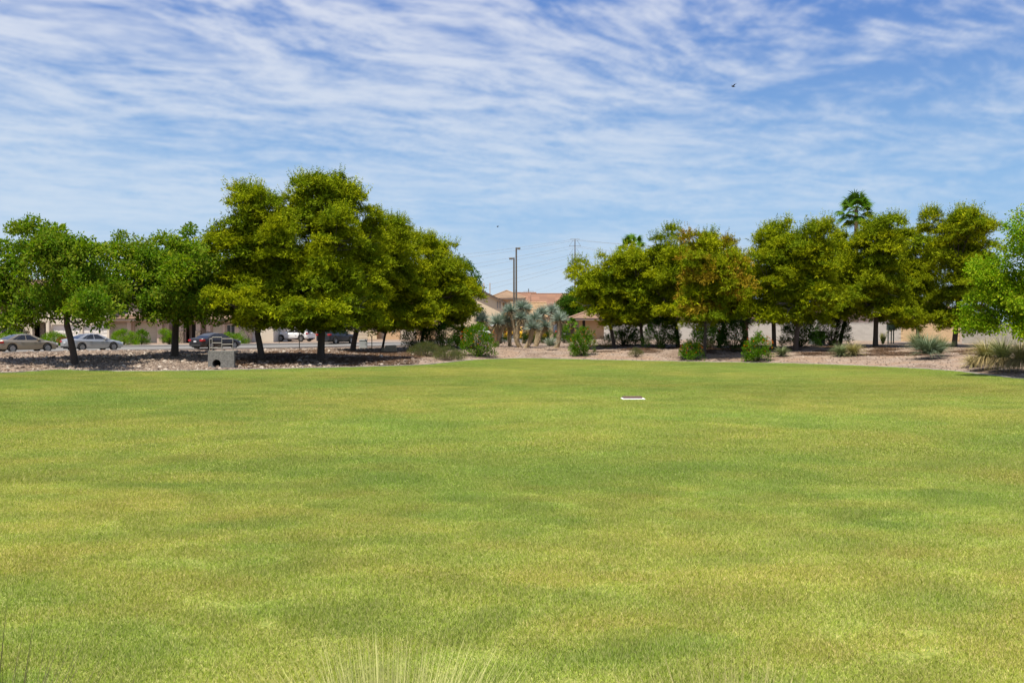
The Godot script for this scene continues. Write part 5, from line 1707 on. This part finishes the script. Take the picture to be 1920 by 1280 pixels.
func make_shrubs() -> void:
	var orange := Color(0.55, 0.14, 0.01)
	var lant := "orange flowered bushes"
	shrub("flowering_bush", "large round green bush with tiny orange flowers beside the shaggy yuccas", on_ground(897, 668), 2.6, 2.45, "shrub", {"flowers": 90, "flower": orange, "group": lant})
	shrub("flowering_bush", "tall upright green bush with tiny orange flowers before the low brown house", on_ground(1094, 666), 1.85, 2.1, "shrub", {"flowers": 60, "flower": orange, "spiky": 0.45, "group": lant})
	shrub("flowering_bush", "low green bush with orange flowers under the rust tinged pine", on_ground(1296, 674), 1.55, 1.25, "shrub", {"flowers": 70, "flower": orange, "group": lant, "spiky": 0.3})
	shrub("flowering_bush", "dense dark green bush with orange flowers at the lawn edge below the pale yucca", on_ground(1422, 677), 1.85, 1.9, "shrub", {"flowers": 60, "flower": orange, "spiky": 0.35, "group": lant})
	shrub("oleander", "dark leafy oleander with pink flowers behind the dense orange flowered bush", on_ground(1375, 660), 2.1, 2.2, "oleander", {"flowers": 14, "flower": Color(0.5, 0.03, 0.08), "spiky": 0.5})
	shrub("oleander", "dark spreading oleander beside the leaning pine trunk", on_ground(1170, 648), 2.9, 2.3, "oleander", {"spiky": 0.6})
	shrub("oleander", "dark glossy oleander beside the tall dark pine", on_ground(1240, 652), 2.9, 2.3, "oleander", {"spiky": 0.7})
	shrub("oleander", "dark oleander behind the pine with rust coloured cones", on_ground(1330, 653), 2.6, 2.0, "oleander", {"spiky": 0.6})
	shrub("oleander", "black green oleander beside the pine with the pale twisting trunk", on_ground(1500, 650), 2.8, 2.3, "oleander", {"spiky": 0.5})
	shrub("oleander", "purple flecked dark bush beside the grey green electrical cabinet", on_ground(1560, 648), 2.7, 2.5, "oleander", {"flowers": 60, "flower": Color(0.12, 0.01, 0.03), "spiky": 0.5})
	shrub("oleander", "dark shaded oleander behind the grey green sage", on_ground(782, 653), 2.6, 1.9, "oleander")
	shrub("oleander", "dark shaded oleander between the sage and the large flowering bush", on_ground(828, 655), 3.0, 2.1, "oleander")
	shrub("oleander", "leafy green bush with a red spray at the foot of the low pine", on_ground(868, 652), 2.0, 1.7, "shrub", {"flowers": 40, "flower": Color(0.6, 0.02, 0.01)})
	shrub("flowering_bush", "dark bush with red flowers behind the thick yucca trunks", on_ground(938, 644), 1.7, 1.9, "oleander", {"flowers": 60, "flower": Color(0.45, 0.01, 0.01)})
	shrub("green_bush", "clipped dark bush between the yucca trunks before the yellow car", on_ground(992, 644), 1.6, 1.5, "oleander")
	shrub("green_bush", "dark rounded bush behind the split yucca", on_ground(1020, 643), 1.8, 1.4, "oleander")
	shrub("green_bush", "bright green bush between the tallest yucca and the small palm", on_ground(1058, 643), 1.5, 1.8, "shrub")
	shrub("dry_bush", "brown dry bush beside the leaning pine trunk", on_ground(1133, 653), 1.3, 0.8, "sage", {"density": 0.5})
	for s in [[798, 668, 2.6, 0.95, "largest"], [838, 675, 1.9, 0.85, "middle"], [856, 673, 1.3, 0.6, "small end"]]:
		shrub("sage_bush", "low grey green sage, the %s mound of the patch below the shaded oleanders" % s[4], on_ground(s[0], s[1]), s[2], s[3], "sage", {"group": "sage mounds", "size": 0.5, "density": 1.2})
	shrub("sage_bush", "small grey green tuft alone on bare gravel below the narrow pine", on_ground(1192, 669), 0.95, 0.62, "sage", {"group": "sage mounds", "size": 0.36, "density": 1.3})
	# across the street
	var beds := "front yard bushes"
	shrub("green_bush", "bright green clipped bush behind the roof of the gold sedan", stand(22, 98), 3.2, 1.35, "hedge", {"group": beds})
	shrub("green_bush", "bright green bush between the two pale sedans", stand(100, 99), 2.9, 1.3, "hedge", {"group": beds})
	shrub("flowering_bush", "magenta flowering bush between the two pale sedans", stand(116, 96), 1.0, 0.95, "shrub", {"flowers": 110, "flower": Color(0.5, 0.01, 0.16), "size": 0.4})
	shrub("flowering_bush", "red tinged bush with flowers behind the gold sedan", stand(34, 103), 2.2, 2.0, "oleander", {"flowers": 90, "flower": Color(0.4, 0.05, 0.05)})
	shrub("green_bush", "large bright green mound bush beside the silver sedan's bonnet", stand(232, 99), 2.9, 1.6, "hedge", {"group": beds})
	shrub("green_bush", "upright green bush before the buff garage door", stand(265, 102), 1.6, 1.55, "shrub", {"spiky": 0.4, "group": beds})
	shrub("clipped_hedge", "clipped hedge between the garage pillar and the leafy tree trunk", stand(318, 104), 2.0, 1.6, "hedge", {"boxy": true, "category": "hedge"})
	shrub("clipped_hedge", "flat topped clipped hedge beyond the near black sedan's bonnet", stand(435, 102), 1.9, 1.25, "hedge", {"boxy": true, "category": "hedge"})
	shrub("clipped_hedge", "low end block of the clipped hedge by the sparse little tree", stand(454, 101), 1.1, 0.95, "hedge", {"boxy": true, "category": "hedge", "thin": 0.9})
	# spiky plants
	var green := Color(0.11, 0.15, 0.055)
	var blue := Color(0.13, 0.175, 0.105)
	var straw := Color(0.40, 0.34, 0.16)
	rosette("desert_spoon", "wispy grey green rosette beside the pale twisting trunk", on_ground(1467, 668), 0.85, blue, green, Color(0.22, 0.25, 0.13), {"group": "spiky rosettes"})
	rosette("desert_spoon", "grey green rosette, darker one of the pair below the purple flecked bush", on_ground(1577, 668), 1.05, blue, green, Color(0.20, 0.24, 0.12), {"group": "spiky rosettes"})
	rosette("desert_spoon", "yellow tipped rosette, paler one of the pair below the purple flecked bush", on_ground(1601, 667), 1.15, green, Color(0.22, 0.24, 0.07), straw, {"group": "spiky rosettes"})
	rosette("desert_spoon", "large blue green drooping rosette before the ragged pine", on_ground(1740, 673), 1.65, blue, Color(0.12, 0.17, 0.12), Color(0.17, 0.22, 0.14), {"group": "spiky rosettes", "count": 620, "w": 0.032, "lift": 0.3})
	rosette("desert_spoon", "wispy grass like rosette behind the large blue green one", on_ground(1722, 662), 1.5, green, blue, Color(0.20, 0.22, 0.10), {"group": "spiky rosettes", "count": 420, "rise": 0.4, "lift": 0.25})
	rosette("desert_spoon", "dark bushy rosette below the broad heavy pine", on_ground(1762, 668), 1.35, green, blue, Color(0.16, 0.19, 0.08), {"group": "spiky rosettes", "count": 460, "rise": 0.3, "lift": 0.2})
	rosette("bear_grass", "pale grass like clump with a straw skirt at the lawn corner", on_ground(1850, 693), 1.5, Color(0.20, 0.23, 0.09), straw, straw, {"skirt": 420, "count": 520, "rise": 0.25, "lift": 0.5, "droop": 1.3, "group": "straw skirted clumps"})
	rosette("bear_grass", "bluer clump with a thick straw skirt beside the pale grass like clump", on_ground(1882, 696), 1.5, Color(0.14, 0.19, 0.10), Color(0.2, 0.24, 0.1), Color(0.26, 0.27, 0.13), {"skirt": 460, "count": 520, "rise": 0.35, "lift": 0.55, "group": "straw skirted clumps"})
	rosette("bear_grass", "straw coloured clump at the end of the row under the bright leafy tree", on_ground(1915, 698), 1.4, Color(0.24, 0.24, 0.1), straw, straw, {"skirt": 420, "count": 420, "rise": 0.2, "lift": 0.5, "group": "straw skirted clumps"})
	rosette("bear_grass", "tan trailing clump on the edge of the pine's shade", on_ground(1826, 688), 1.0, straw, Color(0.25, 0.25, 0.1), straw, {"count": 380, "droop": 1.6, "group": "straw skirted clumps"})
	rosette("cactus_bush", "thin upright yellow green stems before the grey block wall", on_ground(1656, 646), 0.95, Color(0.20, 0.24, 0.06), Color(0.26, 0.26, 0.09), Color(0.3, 0.3, 0.1), {"count": 60, "rise": 1.6, "droop": -0.1, "w": 0.07})
	rosette("flower_spike_plant", "small rosette with red flower spikes by the large flowering bush", on_ground(857, 650), 0.6, Color(0.35, 0.02, 0.015), Color(0.5, 0.04, 0.02), Color(0.55, 0.03, 0.02), {"count": 46, "rise": 1.2, "droop": 0.1, "w": 0.06})

func make_yuccas() -> void:
	yucca("thick forked yucca with a broad shaggy blue head beside the large flowering bush", on_ground(930, 650), [[[929, 650], [929, 630], [932, 606], 0.95], [[931, 650], [936, 628], [948, 602], 0.9], [[930, 648], [924, 622], [905, 600], 0.78]], {"thick": 0.2, "dense": 1.25})
	yucca("slim straight yucca with a low head beside the thick forked yucca", on_ground(956, 649), [[[956, 649], [955, 632], [957, 611], 0.72]])
	yucca("many headed curving yucca rising highest under the lamp posts", on_ground(974, 651), [[[976, 651], [969, 640], [971, 615], [976, 596], 0.72], [[976, 651], [968, 636], [962, 600], [957, 583], 0.74], [[976, 650], [969, 636], [973, 606], [979, 577], 0.78]], {"thick": 0.18})
	yucca("upright yucca standing behind the curving yucca", on_ground(982, 644), [[[982, 644], [983, 622], [984, 598], 0.68], [[982, 644], [984, 616], [989, 578], 0.6]])
	yucca("leaning yucca with three pale heads bent away from the curving one", on_ground(985, 652), [[[985, 652], [994, 636], [998, 615], 0.76], [[986, 652], [996, 634], [1003, 598], 0.7]], {"thick": 0.18})
	yucca("split yucca with paired heads in the middle of the group", on_ground(1003, 649), [[[1003, 649], [1007, 632], [1012, 612], 0.72], [[1003, 648], [1012, 625], [1016, 588], 0.74], [[1004, 648], [1012, 630], [1022, 612], 0.62]])
	yucca("tallest straight yucca with a dark flat topped head", on_ground(1034, 641), [[[1034, 641], [1034, 615], [1034, 584], 0.95]], {"thick": 0.22, "dense": 1.3})
	yucca("yucca with a bowed trunk and a spiky head at the end of the group", on_ground(1043, 652), [[[1042, 653], [1047, 640], [1049, 615], [1049, 600], 0.8]], {"thick": 0.2})
	rosette("young_yucca", "trunkless ball of stiff blue leaves on the gravel before the tallest yucca", on_ground(1032, 656), 0.85, Color(0.24, 0.30, 0.25), Color(0.19, 0.25, 0.20), Color(0.30, 0.34, 0.28), {"count": 300, "droop": 0.15, "rise": -0.05, "w": 0.05, "lift": 0.3})
	yucca("pale yucca with a silvery head under the low pine bough", on_ground(1398, 652), [[[1398, 652], [1398, 625], [1396, 603], 0.8]], {"thick": 0.24})

func make_small() -> void:
	lamp_post("taller bronze street lamp with a box head on a short arm", 968, 464, 100, 0.42)
	lamp_post("shorter bronze street lamp, its box head turned the other way", 963.6, 483, 101, -0.5)
	var ends := pylon("grey steel transmission tower with four crossarms above the roofs", 1078, 448, 430, true)
	var far_a := pylon("tiny distant transmission tower on the roof line beside the lamp posts", 991, 541, 1500, false)
	pylon("tiny distant transmission tower hidden behind the lamp posts", 967, 543, 1560, false)
	var names := ["top", "second", "third", "lowest"]
	for i in ends.size():
		var e: Vector3 = ends[i]
		var lvl := i / 2
		wire("thin power line from the %s crossarm, %s end, running off behind the tall pines" % [names[lvl], ["lamp side", "palm side"][i % 2]], e, P(620 + 25 * (i % 2), 497 + lvl * 32 + 9 * (i % 2), 410), 1.4)
		wire("thin power line from the %s crossarm, %s end, running off behind the pine row" % [names[lvl], ["lamp side", "palm side"][i % 2]], e, P(1980 + 30 * (i % 2), 392 + lvl * 44 + 10 * (i % 2), 330), 7.0)
	for k in 2:
		wire("thin %s power line sloping down to the tiny distant tower" % ["low", "lowermost"][k], P(1100, 505 + k * 12, 428), far_a[k], 3.0)
	bird("dark bird flying high with raised wings", P(1375, 162, 95), 0.42)
	bird("tiny dark bird far off above the lamp posts", P(933, 425, 140), 0.32)
	culvert(on_ground(415, 690))
	cabinet("utility_box", "pale grey metal utility box in the dappled shade of the pines", on_ground(681, 653), 0.62, 0.72, 0.5, mat("box_grey", lin(0.36, 0.39, 0.40), 0.5))
	cabinet("electrical_cabinet", "grey green electrical cabinet beside the purple flecked bush", on_ground(1532, 646), 1.1, 1.1, 0.7, mat("box_green", lin(0.13, 0.15, 0.135), 0.5))
	cabinet("irrigation_controller", "dark green box on three legs before the grey block wall", on_ground(1671, 645), 0.62, 1.72, 0.3, mat("box_dark_green", lin(0.03, 0.06, 0.045), 0.5), 1.12)
	post("sign_post", "thin dark post at the kerb before the white sport utility car", stand(523, 108), 1.7, false)
	post("sign_post", "thin dark post on the bank between two pine trunks", on_ground(561, 656), 1.35, false)
	post("marker_post", "thin dark post beside the pale grey utility box", on_ground(697, 656), 1.0, false)
	# stone block by the pines
	var b := thing("stone_block", "rough mottled stone block on the shaded bank", "boulder", on_ground(733, 660), 0.3)
	var m := M.new()
	rng.seed = 5
	m.box(Vector3(-0.42, -0.1, -0.3), Vector3(0.42, 0.52, 0.3), Transform3D(Basis(Vector3(0, 0, 1), 0.05), Vector3.ZERO), 0.09)
	m.box(Vector3(-0.72, -0.1, -0.25), Vector3(-0.35, 0.33, 0.22), Transform3D(Basis(Vector3.UP, 0.3), Vector3.ZERO), 0.08)
	part(b, "stone", m, mottled("block_stone", lin(0.12, 0.10, 0.07), lin(0.42, 0.37, 0.26), 1.2, 0.03, 0.95, 3.0))
	# slab in the lawn
	var at := on_ground(1187, 749)
	var s := thing("concrete_slab", "white rimmed concrete slab with a brown cover set in the lawn", "slab", at, 0.02)
	m = M.new()
	m.box(Vector3(-0.39, -0.05, -0.3), Vector3(0.39, 0.042, 0.3), Transform3D.IDENTITY, 0.015)
	part(s, "rim", m, mat("rim_white", lin(0.62, 0.60, 0.57), 0.85))
	m = M.new()
	m.box(Vector3(-0.33, 0.045, -0.29), Vector3(0.31, 0.095, 0.1), Transform3D.IDENTITY, 0.01)
	part(s, "cover", m, mat("cover_brown", lin(0.09, 0.05, 0.04), 0.8))
	# blue canopy beyond the wall
	var c := thing("patio_umbrella", "blue canopy showing over the grey block wall between pine trunks", "umbrella", stand(1478, 104))
	var h := P(1478, 601, 104).y - c.position.y
	m = M.new()
	m.tube([Vector3(0, -0.1, 0), Vector3(0, h, 0)], [0.03, 0.03], 6)
	part(c, "pole", m, mat("alloy", lin(0.42, 0.43, 0.44), 0.35, 0.8))
	m = M.new()
	for k in 8:
		var a := TAU * k / 8
		var d := TAU * (k + 1) / 8
		m.tri_out(Vector3(0, h, 0), Vector3(cos(a) * 1.15, h - 0.45, sin(a) * 1.15), Vector3(cos(d) * 1.15, h - 0.45, sin(d) * 1.15), Vector3.UP)
		m.quad(Vector3(cos(a) * 1.15, h - 0.45, sin(a) * 1.15), Vector3(cos(d) * 1.15, h - 0.45, sin(d) * 1.15), Vector3(cos(d) * 1.15, h - 0.6, sin(d) * 1.15), Vector3(cos(a) * 1.15, h - 0.6, sin(a) * 1.15), Vector3(cos(a), 0, sin(a)))
	part(c, "canopy", m, mat("canvas_blue", lin(0.07, 0.26, 0.55), 0.85))
	# grasses at the viewer's feet
	var g1 := Color(0.25, 0.32, 0.08)
	var g2 := Color(0.36, 0.40, 0.13)
	var g3 := Color(0.46, 0.46, 0.19)
	tall_grass("big fountain of fine pale green grass blades at the near edge of the lawn", Vector3(-0.53, gh(-0.53, 4.1), -4.1), 1.2, 2600, g1, g2, g3, 0.0055)
	tall_grass("lower straw tipped grass clump at the near edge of the lawn", Vector3(0.95, gh(0.95, 4.1), -4.1), 1.09, 1300, g2, g3, Color(0.40, 0.36, 0.17), 0.006)
	tall_grass("thin dark green grass blades at the corner of the lawn", Vector3(-2.3, gh(-2.3, 4.2), -4.2), 1.3, 260, Color(0.05, 0.075, 0.02), Color(0.09, 0.11, 0.04), Color(0.10, 0.09, 0.05), 0.009)
